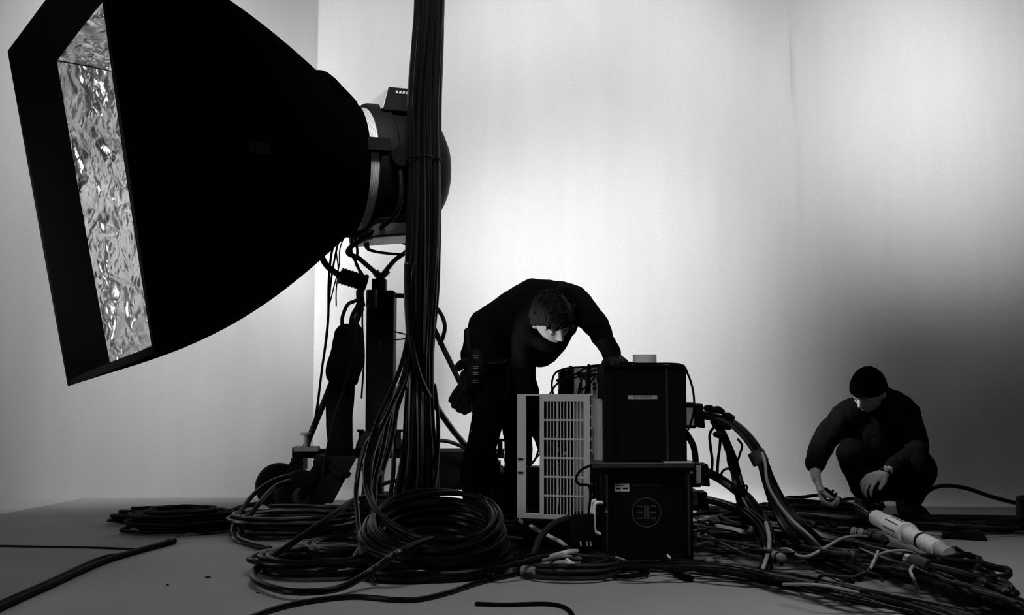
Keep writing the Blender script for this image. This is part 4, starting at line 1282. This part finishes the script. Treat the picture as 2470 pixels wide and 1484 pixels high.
# grey connectors half buried in the heap
for (x0, y0, x1, y1, r, lab, m) in ((2052, 1275, 2084, 1280, .022, 'pale grey inline connector half buried left of the taped chain', 'metal_mid'),
                                    (2084, 1282, 2130, 1292, .020, 'ribbed black inline connector coupled to the pale grey one', 'metal_dark'),
                                    (2030, 1330, 2064, 1336, .022, 'dull grey connector lying low in the middle of the heap', 'metal_dark'),
                                    (1866, 1330, 1890, 1340, .017, 'grey connector end beside the loom foot', 'metal_mid')):
    a, b = G(x0, y0 + 8, .105), G(x1, y1 + 8, .10)
    root = thing('inline_connector', (a + b) / 2 - Vector((0, 0, .04)), lab, 'connector')
    t = b - a
    MB().lathe(a, t, [(0, r * .5), (0.004, r * .9), (t.length * .3, r), (t.length * .32, r * .88), (t.length * .7, r * .9), (t.length * .72, r), (t.length - .003, r * .9), (t.length, r * .5)], 18).build('connector_body', M[m], root)
    MB().lathe(a, t, [(t.length * .45, r * .92), (t.length * .46, r * 1.06), (t.length * .54, r * 1.06), (t.length * .55, r * .92)], 18).build('coupling_ring', M['metal_black'], root)
# frayed cloth-like bundles and odd scraps
for (x, y, w, h, d, lab) in ((2330, 1298, .10, .03, 0, 'flat dark connector boot lying on bare floor at the right'),):
    c = G(x, y)
    root = thing('connector_boot', c, lab, 'connector boot')
    MB().hexa([c + Vector(v) for v in ((-.13, -.03, 0), (.06, -.10, 0), (.09, -.02, 0), (-.10, .06, 0), (-.11, -.02, .03), (.04, -.075, .045), (.06, -.02, .045), (-.09, .05, .03))]).build('boot', M['rubber'], root, bevel=0.01)
    MB().tube([c + Vector((-.1, 0, .015)), c + Vector((-.2, .03, .015)), c + Vector((-.3, .02, .012))], 0.008, 8).build('wire_tail', M['cable_grey'], root)
scr = [(1608, 1338, .020, 'white crumpled tape scrap at the foot of the lower rack'), (1712, 1345, .020, 'pale tape scrap on the cables just right of the lower rack'), (1750, 1352, .020, 'pale folded tape scrap on the front cables'), (1278, 1368, .040, 'grey rounded rubber pad on the floor between coil and racks'), (1380, 1346, .03, 'shiny white label scrap in front of the adaptor block')]
for (x, y, r, lab) in scr:
    mb = MB()
    c = G(x, y + 8, .03)
    mb.ell(c, (r, r * .8, r * .6), nu=14, nv=8)
    rn = random.Random(int(x))
    for v in mb.v:
        dv = (v - c)
        v += dv * 0.35 * noise.noise(v * 60)
    o = mb.build('tape_scrap' if 'scrap' in lab else 'rubber_pad', M['white'] if 'white' in lab else M['metal_mid'], angle=20)
    tag(o, lab, 'tape scrap' if 'scrap' in lab else 'rubber pad')
# low black case cut by the right edge of the frame
bc = thing('edge_case', P(2490, 1270, 5.1), 'black round-cornered case cut off by the picture edge on the right', 'case')
bc.location.z = 0
a, b = rect(2458, 1196, 2600, 1272, 5.05, 0.05)
MB().box((a[0], a[1], 0), (b[0], b[1], b[2])).build('case', M['leather'], bc, bevel=0.03)
MB().tube([P(2475, 1200, 5.1), P(2480, 1188, 5.12), P(2520, 1186, 5.12), P(2530, 1200, 5.1)], 0.008, 8).build('handle', M['leather'], bc)
# pale duct tape strips on the floor by the wheels, seams of the floor covering
for (q, lab) in (([(575, 1262), (665, 1234), (668, 1246), (590, 1268)], 'pale strip of tape on the floor by the front wheel'), ([(785, 1240), (840, 1224), (845, 1232), (800, 1248)], 'pale strip of tape on the floor behind the mast foot')):
    g = [G(*p) for p in q]
    o = MB().hexa([v + Vector((0, 0, .0005)) for v in g] + [v + Vector((0, 0, .0025)) for v in g]).build('floor_tape', M['white'], smooth=False)
    tag(o, lab, 'tape')
g = [G(x, y) for x, y in ((-80, 1256), (255, 1193), (640, 1204), (640, 1600), (-500, 1600))]
g = [G(-300, 1300), G(-80, 1258), G(250, 1193.5), G(500, 1197), G(640, 1203), G(560, 1235), G(420, 1300), G(250, 1360), G(0, 1475), G(-300, 1600)]
vs = [v + Vector((0, 0, z)) for z in (.0004, .003) for v in g]
n = len(g)
fs = [tuple(range(n)), tuple(range(n, 2 * n))] + [(i, (i + 1) % n, n + (i + 1) % n, n + i) for i in range(n)]
o = MB().add(vs, fs).build('floor_sheet', mat('dark grey floor sheet', 0.21, 0.9, 0.1, noise_scale=2.0, amount=0.25), smooth=False)
tag(o, 'dark grey sheet covering the floor at the left, its far corner under the wall', 'floor sheet')
for (x, y, s) in ((501, 1394, .012), (404, 1413, .006), (622, 1432, .007)):
    c = G(x, y, .0)
    o = MB().ell(c + Vector((0, 0, .002)), (s, s * .5, .003), nu=10, nv=6).build('debris_crumb', M['ink'])
    tag(o, 'tiny dark crumb of debris on the bare front floor', 'debris', 'floor crumbs')

# ------------------------------------------------------------------ people
def frame(fwd, up):
    f = Vector(fwd).normalized()
    u = Vector(up)
    u = (u - f * u.dot(f)).normalized()
    return f.cross(u), f, u          # person's right, forward, up


def g(x, s):
    return math.exp(-(x / s) ** 2)


def head_pt(cx, cy, cz):
    """unit-sphere direction -> head surface in head space (x right, y forward, z up)"""
    x, y, z = 0.075 * cx, 0.094 * cy, 0.118 * cz
    low = max(0.0, min(1.0, -cz))
    x *= 1 - 0.30 * low ** 1.4
    x *= 1 + 0.04 * g(cz - 0.35, 0.4)
    if cy < 0:
        y *= 1 - 0.45 * low ** 1.2
        y -= 0.006 * g(cz - 0.3, 0.5)
    else:
        y *= 0.93 + 0.10 * low
        ax = abs(x)
        w = min(1, cy * 3)
        d = 0.0
        if z < 0.028 and z > -0.046:
            k = (0.028 - z) / 0.056
            pr = 0.004 + 0.023 * max(0, min(1, k)) ** 1.3 if z > -0.030 else 0.027 * max(0, (z + 0.046) / 0.016)
            d += pr * g(ax, 0.0095 + 0.003 * k)
        d += 0.009 * g(ax - 0.012, 0.006) * g(z + 0.032, 0.008)
        d -= 0.011 * g(ax - 0.031, 0.016) * g(z - 0.008, 0.013)
        d += 0.006 * g(z - 0.030, 0.010) * g(ax - 0.02, 0.03)
        d += 0.005 * g(ax - 0.043, 0.02) * g(z + 0.025, 0.022)
        d += 0.006 * g(ax, 0.020) * (g(z + 0.0585, 0.0055) + 1.1 * g(z + 0.072, 0.006))
        d -= 0.004 * g(ax, 0.024) * g(z + 0.065, 0.003)
        d += 0.011 * g(ax, 0.024) * g(z + 0.097, 0.016)
        d -= 0.004 * g(ax, 0.03) * g(z + 0.083, 0.006)
        y += d * w
    return x, y, z


def add_head(mb, c, fr, s=1.0, nu=88, nv=70):
    R, Fd, U = fr
    vs, fs = [], []
    for j in range(nv + 1):
        ph = -pi / 2 + pi * (j + (0.02 if j == 0 else -0.02 if j == nv else 0)) / nv
        for k in range(nu):
            a = 2 * pi * k / nu
            x, y, z = head_pt(cos(ph) * cos(a), cos(ph) * sin(a), sin(ph))
            vs.append(c + (R * x + Fd * y + U * z) * s)
    for j in range(nv):
        for k in range(nu):
            fs.append((j * nu + k, j * nu + (k + 1) % nu, (j + 1) * nu + (k + 1) % nu, (j + 1) * nu + k))
    fs.append(tuple(range(nu))[::-1])
    fs.append(tuple(range(nv * nu, (nv + 1) * nu)))
    mb.add(vs, fs)
    M3 = Matrix((R, Fd, U)).transposed()
    for sx in (-1, 1):
        mb.ell(c + (R * .031 * sx + Fd * .070 + U * .006) * s, (.0135 * s, .012 * s, .0105 * s), M3)
        mb.ell(c + (R * .077 * sx - Fd * .008 - U * .008) * s, (.010 * s, .018 * s, .032 * s), M3, 16, 10)


def head_detail(parent, c, fr, s=1.0):
    """brows and lowered lashes"""
    R, Fd, U = fr
    for sx in (-1, 1):
        MB().tube([c + (R * sx * x + Fd * y + U * z) * s for x, y, z in ((.014, .0905, .030), (.030, .0905, .036), (.048, .078, .031))], [.003, .0045, .002], 8).build('eyebrow', M['hair'], parent)
        MB().tube([c + (R * sx * x + Fd * y + U * z) * s for x, y, z in ((.019, .079, -.001), (.031, .084, -.004), (.043, .076, -.001))], [.0012, .002, .0012], 6).build('eyelashes', M['hair'], parent)


def add_hand(mb, w, d, pn, side, curl=(0.5, 0.5, 0.5, 0.5), spread=0.10, s=1.0, thumb=0.5):
    """w wrist, d direction to the knuckles, pn the way the palm faces, side +1: thumb on d x pn"""
    d = Vector(d).normalized()
    pn = Vector(pn)
    pn = (pn - d * pn.dot(d)).normalized()
    lat = d.cross(pn).normalized() * side
    tips = []
    fl = [(.044, .026, .020), (.048, .030, .022), (.045, .027, .021), (.035, .020, .018)]
    for i in range(4):
        o = (1.5 - i)
        kn = w + d * (.088 - abs(o - .5) * .005) * s + lat * o * .0205 * s - pn * .002
        mb.tube([w + lat * o * .011 * s, w + d * .045 * s + lat * o * .017 * s, kn], [.016 * s, .0155 * s, .0115 * s], 12, sub=4, round_ends=True)
        dd = (d + lat * o * spread).normalized()
        p = kn
        ch = [kn - dd * .006 * s, kn]
        a = 0
        for q, l in enumerate(fl[i]):
            a += curl[i] * (0.8, 1.0, 0.7)[q]
            v = dd * cos(a) + pn * sin(a)
            p = p + v * l * s
            ch.append(p)
        mb.tube(ch, [.0098 * s, .0100 * s, .0088 * s, .0080 * s, .0062 * s], 10, sub=4, round_ends=True)
        tips.append(p)
    t0 = w + d * .018 * s + lat * .018 * s
    v1 = (d * .62 + lat * .62 + pn * .35 * thumb).normalized()
    t1 = t0 + v1 * .040 * s
    v2 = (d * .85 + lat * .25 + pn * .55 * thumb).normalized()
    t2 = t1 + v2 * .034 * s
    t3 = t2 + (v2 + pn * .2).normalized() * .025 * s
    mb.tube([t0, t1, t2, t3], [.016 * s, .0125 * s, .0108 * s, .0075 * s], 12, sub=4, round_ends=True)
    mb.ell(w + d * .045 * s + pn * .008 * s, (.030 * s, .030 * s, .012 * s), Matrix((lat, d, pn)).transposed(), 16, 10)
    return tips


def remesh(o, vox, smooth=3, disp=0.0, dscale=0.12):
    m = o.modifiers.new('remesh', 'REMESH')
    m.mode = 'VOXEL'
    m.voxel_size = vox
    m.use_smooth_shade = True
    if smooth:
        k = o.modifiers.new('smooth', 'SMOOTH')
        k.iterations = smooth
        k.factor = 0.5
    if disp:
        tex = bpy.data.textures.new('folds', 'CLOUDS')
        tex.noise_scale = dscale
        tex.noise_depth = 2
        k = o.modifiers.new('folds', 'DISPLACE')
        k.texture = tex
        k.strength = disp
        k.mid_level = 0.5
        k.texture_coords = 'LOCAL'
    return o


def limbs(mb, chains, grow=0.0, k=1.0):
    for ch in chains:
        mb.tube([c[0] for c in ch], [c[1] * k + grow for c in ch], 16, sub=6, round_ends=True)


# ---- the person bending over the racks
pa = thing('person', P(1195, 1289, 4.75), 'person in black hooded top bending over the racks, one hand on the lid', 'person')
pa.location.z = 0
hip = P(1185, 838, 4.76)
torso = [[(hip, .125), (P(1200, 800, 4.74), .130), (P(1238, 772, 4.66), .128), (P(1285, 752, 4.56), .140), (P(1330, 742, 4.48), .125), (P(1350, 742, 4.44), .095)],
         [(P(1290, 762, 4.38), .085), (P(1330, 735, 4.52), .10), (P(1376, 726, 4.66), .078)]]
neck = [[(P(1345, 752, 4.44), .070), (P(1338, 768, 4.36), .062), (P(1333, 775, 4.31), .058)]]
armR = [[(P(1286, 775, 4.38), .078), (P(1268, 840, 4.36), .060), (P(1264, 892, 4.36), .050), (P(1278, 960, 4.38), .042), (P(1296, 1020, 4.42), .032), (P(1302, 1046, 4.43), .027)]]
armL = [[(P(1372, 730, 4.66), .080), (P(1415, 758, 4.56), .064), (P(1448, 802, 4.46), .053), (P(1466, 838, 4.40), .040), (P(1478, 862, 4.35), .030)]]
legR = [[(P(1175, 850, 4.72), .105), (P(1180, 930, 4.66), .082), (P(1176, 1015, 4.62), .062), (P(1160, 1090, 4.66), .056), (P(1154, 1160, 4.72), .048), (P(1152, 1225, 4.76), .042), (P(1152, 1258, 4.78), .042)]]
legL = [[(P(1205, 850, 4.86), .100), (P(1228, 940, 4.84), .072), (P(1247, 1020, 4.80), .060), (P(1250, 1090, 4.85), .055), (P(1246, 1160, 4.9), .048), (P(1240, 1245, 4.95), .042)]]
fa = frame((0.42, -0.52, -0.74), (0.02, -0.70, 0.60))
hc = P(1330, 768, 4.27)
mb = MB()
limbs(mb, torso + neck + armR + armL + legR + legL, -0.014)
add_head(mb, hc, fa)
wl = P(1478, 862, 4.35)
add_hand(mb, wl, P(1500, 884, 4.22) - wl, (0, 0, -1), -1, (0.25, 0.3, 0.35, 0.4), 0.16)
wr = P(1302, 1046, 4.43)
add_hand(mb, wr, P(1320, 1085, 4.42) - wr, (0.6, 0.6, 0), 1, (0.7, 0.7, 0.75, 0.8), 0.05)
for t, fw in ((legR, Vector((0.5, -0.8, 0))), (legL, Vector((0.8, -0.6, 0)))):
    e = t[0][-1][0]
    mb.tube([e, e + fw.normalized() * .09 - Vector((0, 0, max(0, e.z - .05))), e + fw.normalized() * .17 - Vector((0, 0, max(0, e.z - .04)))], [.04, .04, .03], 12, round_ends=True)
remesh(mb.build('body', M['skin'], pa, angle=180), 0.0034, 2)
head_detail(pa, hc, fa)
mb = MB()
add_hand(mb, wl, P(1500, 884, 4.22) - wl, (0, 0, -1), -1, (0.25, 0.3, 0.35, 0.4), 0.16, 1.10)
mb.cyl(wl - (P(1500, 884, 4.22) - wl) * .25, wl + (P(1500, 884, 4.22) - wl) * .2, .033)
remesh(mb.build('glove', M['leather'], pa, angle=180), 0.004, 2)  # black covering put on so this hand stays dark
mb = MB()
add_hand(mb, wr, P(1320, 1085, 4.42) - wr, (0.6, 0.6, 0), 1, (0.7, 0.7, 0.75, 0.8), 0.05, 1.1)
mb.cyl(wr - (P(1320, 1085, 4.42) - wr) * .35, wr + (P(1320, 1085, 4.42) - wr) * .2, .036)
remesh(mb.build('glove', M['leather'], pa, angle=180), 0.004, 2)  # added black covering to darken the hand behind the panel
mb = MB()
limbs(mb, torso + [armR[0][:-1]] + [armL[0][:-1] + [(P(1476, 858, 4.355), .036)]], 0.004)
mb.tube([P(1300, 790, 4.40), P(1318, 822, 4.38), P(1305, 846, 4.42), P(1280, 850, 4.48)], [.06, .062, .07, .05], 16, round_ends=True)
mb.tube([P(1345, 800, 4.40), P(1352, 822, 4.38), P(1340, 838, 4.38), P(1312, 858, 4.42), P(1300, 868, 4.46)], [.045, .036, .040, .040, .03], 14, round_ends=True)
mb.tube([P(1375, 735, 4.62), P(1374, 775, 4.50), P(1362, 805, 4.42), P(1350, 828, 4.38)], [.05, .045, .035, .03], 14, round_ends=True)
mb.tube([P(1180, 790, 4.74), P(1176, 830, 4.72), P(1182, 865, 4.70)], [.10, .118, .105], 16, round_ends=True)
c1 = hc + fa[2] * -0.085 - fa[1] * 0.02
ring = [c1 + (fa[0] * cos(q) * .088 + fa[1] * (sin(q) * .092 - .010)) + fa[2] * (0.014 * -sin(q)) for q in [2 * pi * k / 16 for k in range(16)]]
mb.tube(ring, 0.026, 10, closed=True, sub=3)
ring = [c1 + (fa[0] * cos(q) * .095 + fa[1] * (sin(q) * .095 - .02)) - fa[2] * 0.035 for q in [2 * pi * k / 16 for k in range(16)]]
mb.tube(ring, 0.030, 10, closed=True, sub=3)
hood = hc - fa[1] * .10 - fa[2] * .05
mb.ell(hood, (.10, .06, .07), Matrix(fa).transposed())
remesh(mb.build('hooded_top', M['cloth'], pa, angle=180), 0.0085, 3, 0.028, 0.11)
mb = MB()
limbs(mb, [[(hip, .122), (P(1178, 862, 4.75), .118)]] + [legR[0][:-1]] + [legL[0][:-1]], 0.012)
mb.tube([P(1158, 1070, 4.66), P(1150, 1120, 4.7), P(1150, 1180, 4.74), P(1152, 1232, 4.76)], [.066, .072, .072, .062], 16, round_ends=True)
mb.tube([P(1252, 1100, 4.85), P(1250, 1180, 4.9), P(1244, 1240, 4.94)], [.06, .07, .06], 16, round_ends=True)
remesh(mb.build('trousers', M['denim'], pa, angle=180), 0.0085, 3, 0.026, 0.09)
for t, fw in ((legR, Vector((0.5, -0.8, 0))), (legL, Vector((0.8, -0.6, 0)))):
    e = t[0][-1][0]
    fw = fw.normalized()
    b = MB()
    z = lambda p, h: Vector((p.x, p.y, h))
    b.tube([z(e, .14), z(e, .07), z(e + fw * .06, .058), z(e + fw * .14, .048), z(e + fw * .20, .044)], [.054, .056, .054, .050, .036], 16, round_ends=True)
    b.tube([z(e - fw * .05, .02), z(e + fw * .21, .02)], [.02, .02], 10, round_ends=True)
    for v in b.v:
        v.z = max(v.z, 0.001)
    remesh(b.build('boot', M['leather'], pa, angle=180), 0.007, 2)
# dark hair: cap over the skull with loose strands over the brow
mb = MB()


def cap(mb, c, fr, grow, cut, nrm_amp, seed=0, nu=60, nv=44, extra=None):
    """closed shell around the skull keeping only what lies above the cut function"""
    R, Fd, U = fr
    vs, fs, keep = [], [], []
    for j in range(nv + 1):
        ph = -pi / 2 + pi * min(max(j, 0.05), nv - 0.05) / nv
        for k in range(nu):
            a = 2 * pi * k / nu
            cx, cy, cz = cos(ph) * cos(a), cos(ph) * sin(a), sin(ph)
            x, y, z = .0755 * cx, .090 * cy - (.006 if cy < 0 else 0), .119 * cz
            lv = cut(cx, cy)
            gq = grow
            if z < lv:
                z = lv + (z - lv) * 0.02
                gq = grow * 0.2 + 0.0
                sc = max(0.0, 1 - (lv - .119 * cz) / .06)
                x, y = x, y
            q = Vector((x, y, z))
            n_ = Vector((cx, cy, cz))
            q += n_ * (gq + nrm_amp * noise.noise(Vector((cx * 6 + seed, cy * 6, cz * 6))))
            vs.append(c + R * q.x + Fd * q.y + U * q.z)
    for j in range(nv):
        for k in range(nu):
            fs.append((j * nu + k, j * nu + (k + 1) % nu, (j + 1) * nu + (k + 1) % nu, (j + 1) * nu + k))
    fs.append(tuple(range(nu))[::-1])
    fs.append(tuple(range(nv * nu, (nv + 1) * nu)))
    mb.add(vs, fs)


cap(mb, hc, fa, .014, lambda cx, cy: (.042 if cy > 0.55 else -.02 + .062 * max(0, cy + .1) / .65 if cy > -.1 else -.06), .010, 3)
rn = random.Random(5)
R, Fd, U = fa
for k in range(26):
    x0 = rn.uniform(-.055, .055)
    p0 = Vector((x0, .085 - abs(x0) * .5, .062))
    p1 = Vector((x0 * 1.1 + rn.uniform(-.01, .01), .098 - abs(x0) * .5, .048))
    p2 = Vector((x0 * 1.1 + rn.uniform(-.014, .014), .094 - abs(x0) * .5, .030 + rn.uniform(-.006, .01)))
    mb.tube([hc + R * p.x + Fd * p.y + U * p.z for p in (p0, p1, p2)], [.007, .0055, .0015], 6, sub=3)
for k in range(46):
    a = rn.uniform(0, 2 * pi)
    e = rn.uniform(0.1, 1.4)
    n_ = Vector((cos(e) * cos(a), cos(e) * sin(a), sin(e)))
    q = Vector((.078 * n_.x, .094 * n_.y, .122 * n_.z))
    tn = Vector((rn.uniform(-1, 1), rn.uniform(-1, 1), rn.uniform(-.5, .5)))
    mb.tube([hc + R * p.x + Fd * p.y + U * p.z for p in (q, q + n_ * .014 + tn * .006, q + n_ * .018 + tn * .02)], [.009, .007, .002], 6, sub=3)
mb.build('hair', M['hair'], pa, angle=180)
# belt gear
MB().tube([P(1142, 862, 4.66), P(1150, 870, 4.60), P(1190, 876, 4.56), P(1220, 866, 4.62)], 0.018, 8, flat=0.5).build('belt', M['leather'], pa)
tp = thing('tool_pouch', P(1150, 925, 4.6), 'black leather tool pouch with small shiny clips on the bending person\'s hip', 'tool pouch')
MB().tube([P(1128, 800, 4.68), P(1130, 830, 4.66), P(1134, 858, 4.64)], [.018, .022, .022], 12, round_ends=True).build('radio_case', M['leather'], tp)
MB().tube([P(1150, 862, 4.58), P(1150, 895, 4.56), P(1146, 925, 4.57)], [.045, .050, .042], 14, round_ends=True, flat=0.7).build('pouch_body', M['leather'], tp)
MB().tube([P(1106, 886, 4.66), P(1118, 878, 4.64), P(1138, 880, 4.6)], [.020, .024, .022], 12, round_ends=True).build('side_roll', M['leather'], tp)
for y in (858, 884, 898, 918):
    mb = MB()
    mb.bar(P(1141, y, 4.525), P(1154, y + 1, 4.52), .004, .003)
    mb.bar(P(1141, y + 5, 4.525), P(1153, y + 5, 4.52), .003, .003)
    mb.build('clip', M['chrome'] if y > 870 else M['metal_mid'], tp)
gl = thing('work_gloves', P(1112, 1000, 4.62), 'pair of black work gloves hanging from the bending person\'s belt, fingers down', 'gloves')
for (wx, wy, d, ends) in ((1124, 918, 4.64, ((1087, 970, 1100), (1094, 984, 1103), (1105, 993, 1109), (1116, 997, 1115), (1126, 990, 1121))), (1130, 922, 4.60, ((1100, 984, 1112), (1110, 995, 1116), (1121, 1000, 1121), (1131, 995, 1127), (1138, 966, 1131)))):
    mb = MB()
    for (ex, ey, mx) in ends:
        mb.tube([P(wx, wy, d), P(mx, wy + 28, d), P(ex, ey - 4, d)], [.018, .0155, .0125], 12, round_ends=True)
    mb.tube([P(wx - 2, wy - 14, d), P(wx - 2, wy + 14, d)], [.024, .026], 14, round_ends=True)
    remesh(mb.build('glove', M['leather'], gl, angle=180), 0.005, 2)
MB().tube([P(1140, 905, 4.6), P(1130, 915, 4.61), P(1126, 925, 4.62)], .010, 8).build('glove_clip', M['leather'], gl)
tag(MB().hexa([P(x, y, d) for d in (4.585, 4.592) for x, y in ((1136, 1041), (1142, 1046), (1146, 1040), (1139, 1034))]).build('tape_tab', M['metal_grey'], smooth=False), 'small pale tape tab at the bending person\'s knee', 'tape')

# ---- the squatting person
pb = thing('person', P(2150, 1245, 5.35), 'squatting person in black beanie and dark rolled-sleeve top working on the floor cables', 'person')
pb.location.z = 0
torso = [[(P(2160, 1150, 5.50), .125), (P(2150, 1105, 5.45), .140), (P(2128, 1052, 5.36), .150), (P(2115, 1015, 5.30), .125), (P(2110, 992, 5.27), .085)],
         [(P(2042, 1012, 5.24), .075), (P(2075, 995, 5.28), .085), (P(2140, 985, 5.32), .092), (P(2180, 1002, 5.32), .082)]]
neck = [[(P(2110, 1000, 5.28), .068), (P(2104, 975, 5.23), .062), (P(2102, 955, 5.22), .06)]]
armR = [[(P(2038, 1010, 5.24), .078), (P(2000, 1048, 5.17), .062), (P(1974, 1092, 5.10), .052), (P(1966, 1118, 5.06), .044), (P(1968, 1150, 5.0), .036), (P(1976, 1172, 4.97), .028)]]
armL = [[(P(2180, 1000, 5.32), .080), (P(2202, 1045, 5.26), .064), (P(2208, 1094, 5.18), .054), (P(2182, 1114, 5.08), .046), (P(2152, 1130, 4.99), .036), (P(2130, 1144, 4.93), .027)]]
legR = [[(P(2130, 1162, 5.45), .10), (P(2088, 1120, 5.22), .085), (P(2052, 1092, 5.04), .062), (P(2066, 1135, 5.08), .056), (P(2078, 1180, 5.15), .045), (P(2086, 1218, 5.22), .038)]]
legL = [[(P(2190, 1160, 5.48), .105), (P(2212, 1138, 5.26), .090), (P(2205, 1118, 5.08), .066), (P(2200, 1150, 5.12), .056), (P(2192, 1190, 5.18), .048), (P(2188, 1230, 5.24), .042)]]
fb = frame((-0.66, -0.46, -0.60), (-0.30, -0.50, 0.78))
hb = P(2095, 942, 5.17)
mb = MB()
limbs(mb, torso + neck + armR + armL + legR + legL, -0.012)
add_head(mb, hb, fb)
w1 = P(1976, 1172, 4.97)
add_hand(mb, w1, P(1986, 1203, 4.94) - w1, (0.85, -0.45, 0.1), 1, (1.0, 1.1, 1.15, 1.2), 0.03, 1.0, 0.9)
w2 = P(2130, 1144, 4.93)
add_hand(mb, w2, P(2092, 1160, 4.88) - w2, (0.25, 0.35, -0.9), 1, (0.62, 0.66, 0.70, 0.76), 0.10)
remesh(mb.build('body', M['skin'], pb, angle=180), 0.0034, 2)
head_detail(pb, hb, fb)
mb = MB()
limbs(mb, torso, 0.008)
limbs(mb, [armR[0][:4] + [(P(1966, 1122, 5.05), .046)]], 0.006)
limbs(mb, [armL[0][:5]], 0.007)
for (p, q, r) in ((P(1966, 1112, 5.07), P(1966, 1122, 5.055), .052), (P(2160, 1126, 5.01), P(2152, 1130, 4.99), .043)):
    mb.cyl(p, q, r)
nb = hb - fb[2] * .105 - fb[1] * .02
for (dz, ra, th) in ((0.0, .085, .026), (-.035, .10, .032)):
    mb.tube([nb + fb[0] * cos(q) * ra + fb[1] * (sin(q) * ra * .95 - .015) + fb[2] * (dz - sin(q) * .02) for q in [2 * pi * k / 16 for k in range(16)]], th, 10, closed=True, sub=3)
mb.ell(P(2062, 988, 5.25), (.075, .07, .05))
mb.ell(P(2150, 980, 5.33), (.09, .07, .05))
mb.tube([P(2090, 1060, 5.26), P(2110, 1110, 5.30), P(2150, 1140, 5.36)], [.12, .13, .12], 14, round_ends=True)
remesh(mb.build('dark_top', mat('charcoal wool', 0.0045, 1.0, 0.03, bump=0.6, bump_scale=120), pb, angle=180), 0.0085, 3, 0.026, 0.10)
mb = MB()
limbs(mb, [legR[0][:-1], legL[0][:-1], [(P(2160, 1150, 5.5), .12), (P(2195, 1155, 5.46), .105)]], 0.010)
mb.ell(P(2212, 1150, 5.40), (.075, .10, .085))
mb.tube([P(2110, 1150, 5.3), P(2150, 1160, 5.4), P(2190, 1160, 5.4)], .08, 14, round_ends=True)
remesh(mb.build('trousers', M['denim'], pb, angle=180), 0.0085, 3, 0.022, 0.09)
for t, fw in ((legR, Vector((-0.15, -0.95, 0))), (legL, Vector((0.1, -0.98, 0)))):
    e = t[0][-1][0]
    fw = fw.normalized()
    b = MB()
    z = lambda p, h: Vector((p.x, p.y, h))
    b.tube([z(e, .13), z(e, .07), z(e + fw * .06, .058), z(e + fw * .13, .048), z(e + fw * .18, .042)], [.050, .054, .052, .048, .034], 16, round_ends=True)
    b.tube([z(e - fw * .05, .02), z(e + fw * .19, .02)], [.02, .02], 10, round_ends=True)
    for v in b.v:
        v.z = max(v.z, 0.001)
    remesh(b.build('boot', M['leather'], pb, angle=180), 0.007, 2)
mb = MB()
cap(mb, hb, fb, .014, lambda cx, cy: (.022 - .012 * (1 - cy) if cy > 0.2 else .012 - .045 * min(1, (0.2 - cy))), .003, 9)
mb.build('beanie', M['knit'], pb, angle=180)
wd = (w2 - P(2152, 1130, 4.99)).normalized()
wa = MB().lathe(w2 - wd * .022, wd, [(0, .027), (0.002, .031), (.018, .031), (.02, .027)], 22).build('wrist_strap', M['leather'], pb)
nn = Vector((-.1, -.8, .6)).normalized()
nn = (nn - wd * nn.dot(wd)).normalized()
MB().lathe(w2 - wd * .012 + nn * .026, nn, [(0, .017), (.008, .018), (.010, .015), (.0102, .001)], 20).build('watch_face', M['chrome'], wa, label='shiny round watch case')
tl = thing('hand_tool', P(2005, 1200, 4.92), 'small dark ratchet tool in the squatting person\'s lowered hand', 'tool')
MB().tube([P(1984, 1184, 4.90), P(2000, 1196, 4.92), P(2016, 1207, 4.95)], .008, 8, round_ends=True).build('shaft', M['metal_mid'], tl)
MB().bar(P(1990, 1179, 4.92), P(2023, 1205, 4.97), .016, .016).build('jaw', M['metal_black'], tl, bevel=0.002)
mb = MB()
for (x, y) in ((2008, 1187), (2016, 1194)):
    mb.cyl(P(x, y, 4.95), P(x + 2, y - 5, 4.95), .006, n=8)
mb.build('jaw_teeth', M['metal_black'], tl)
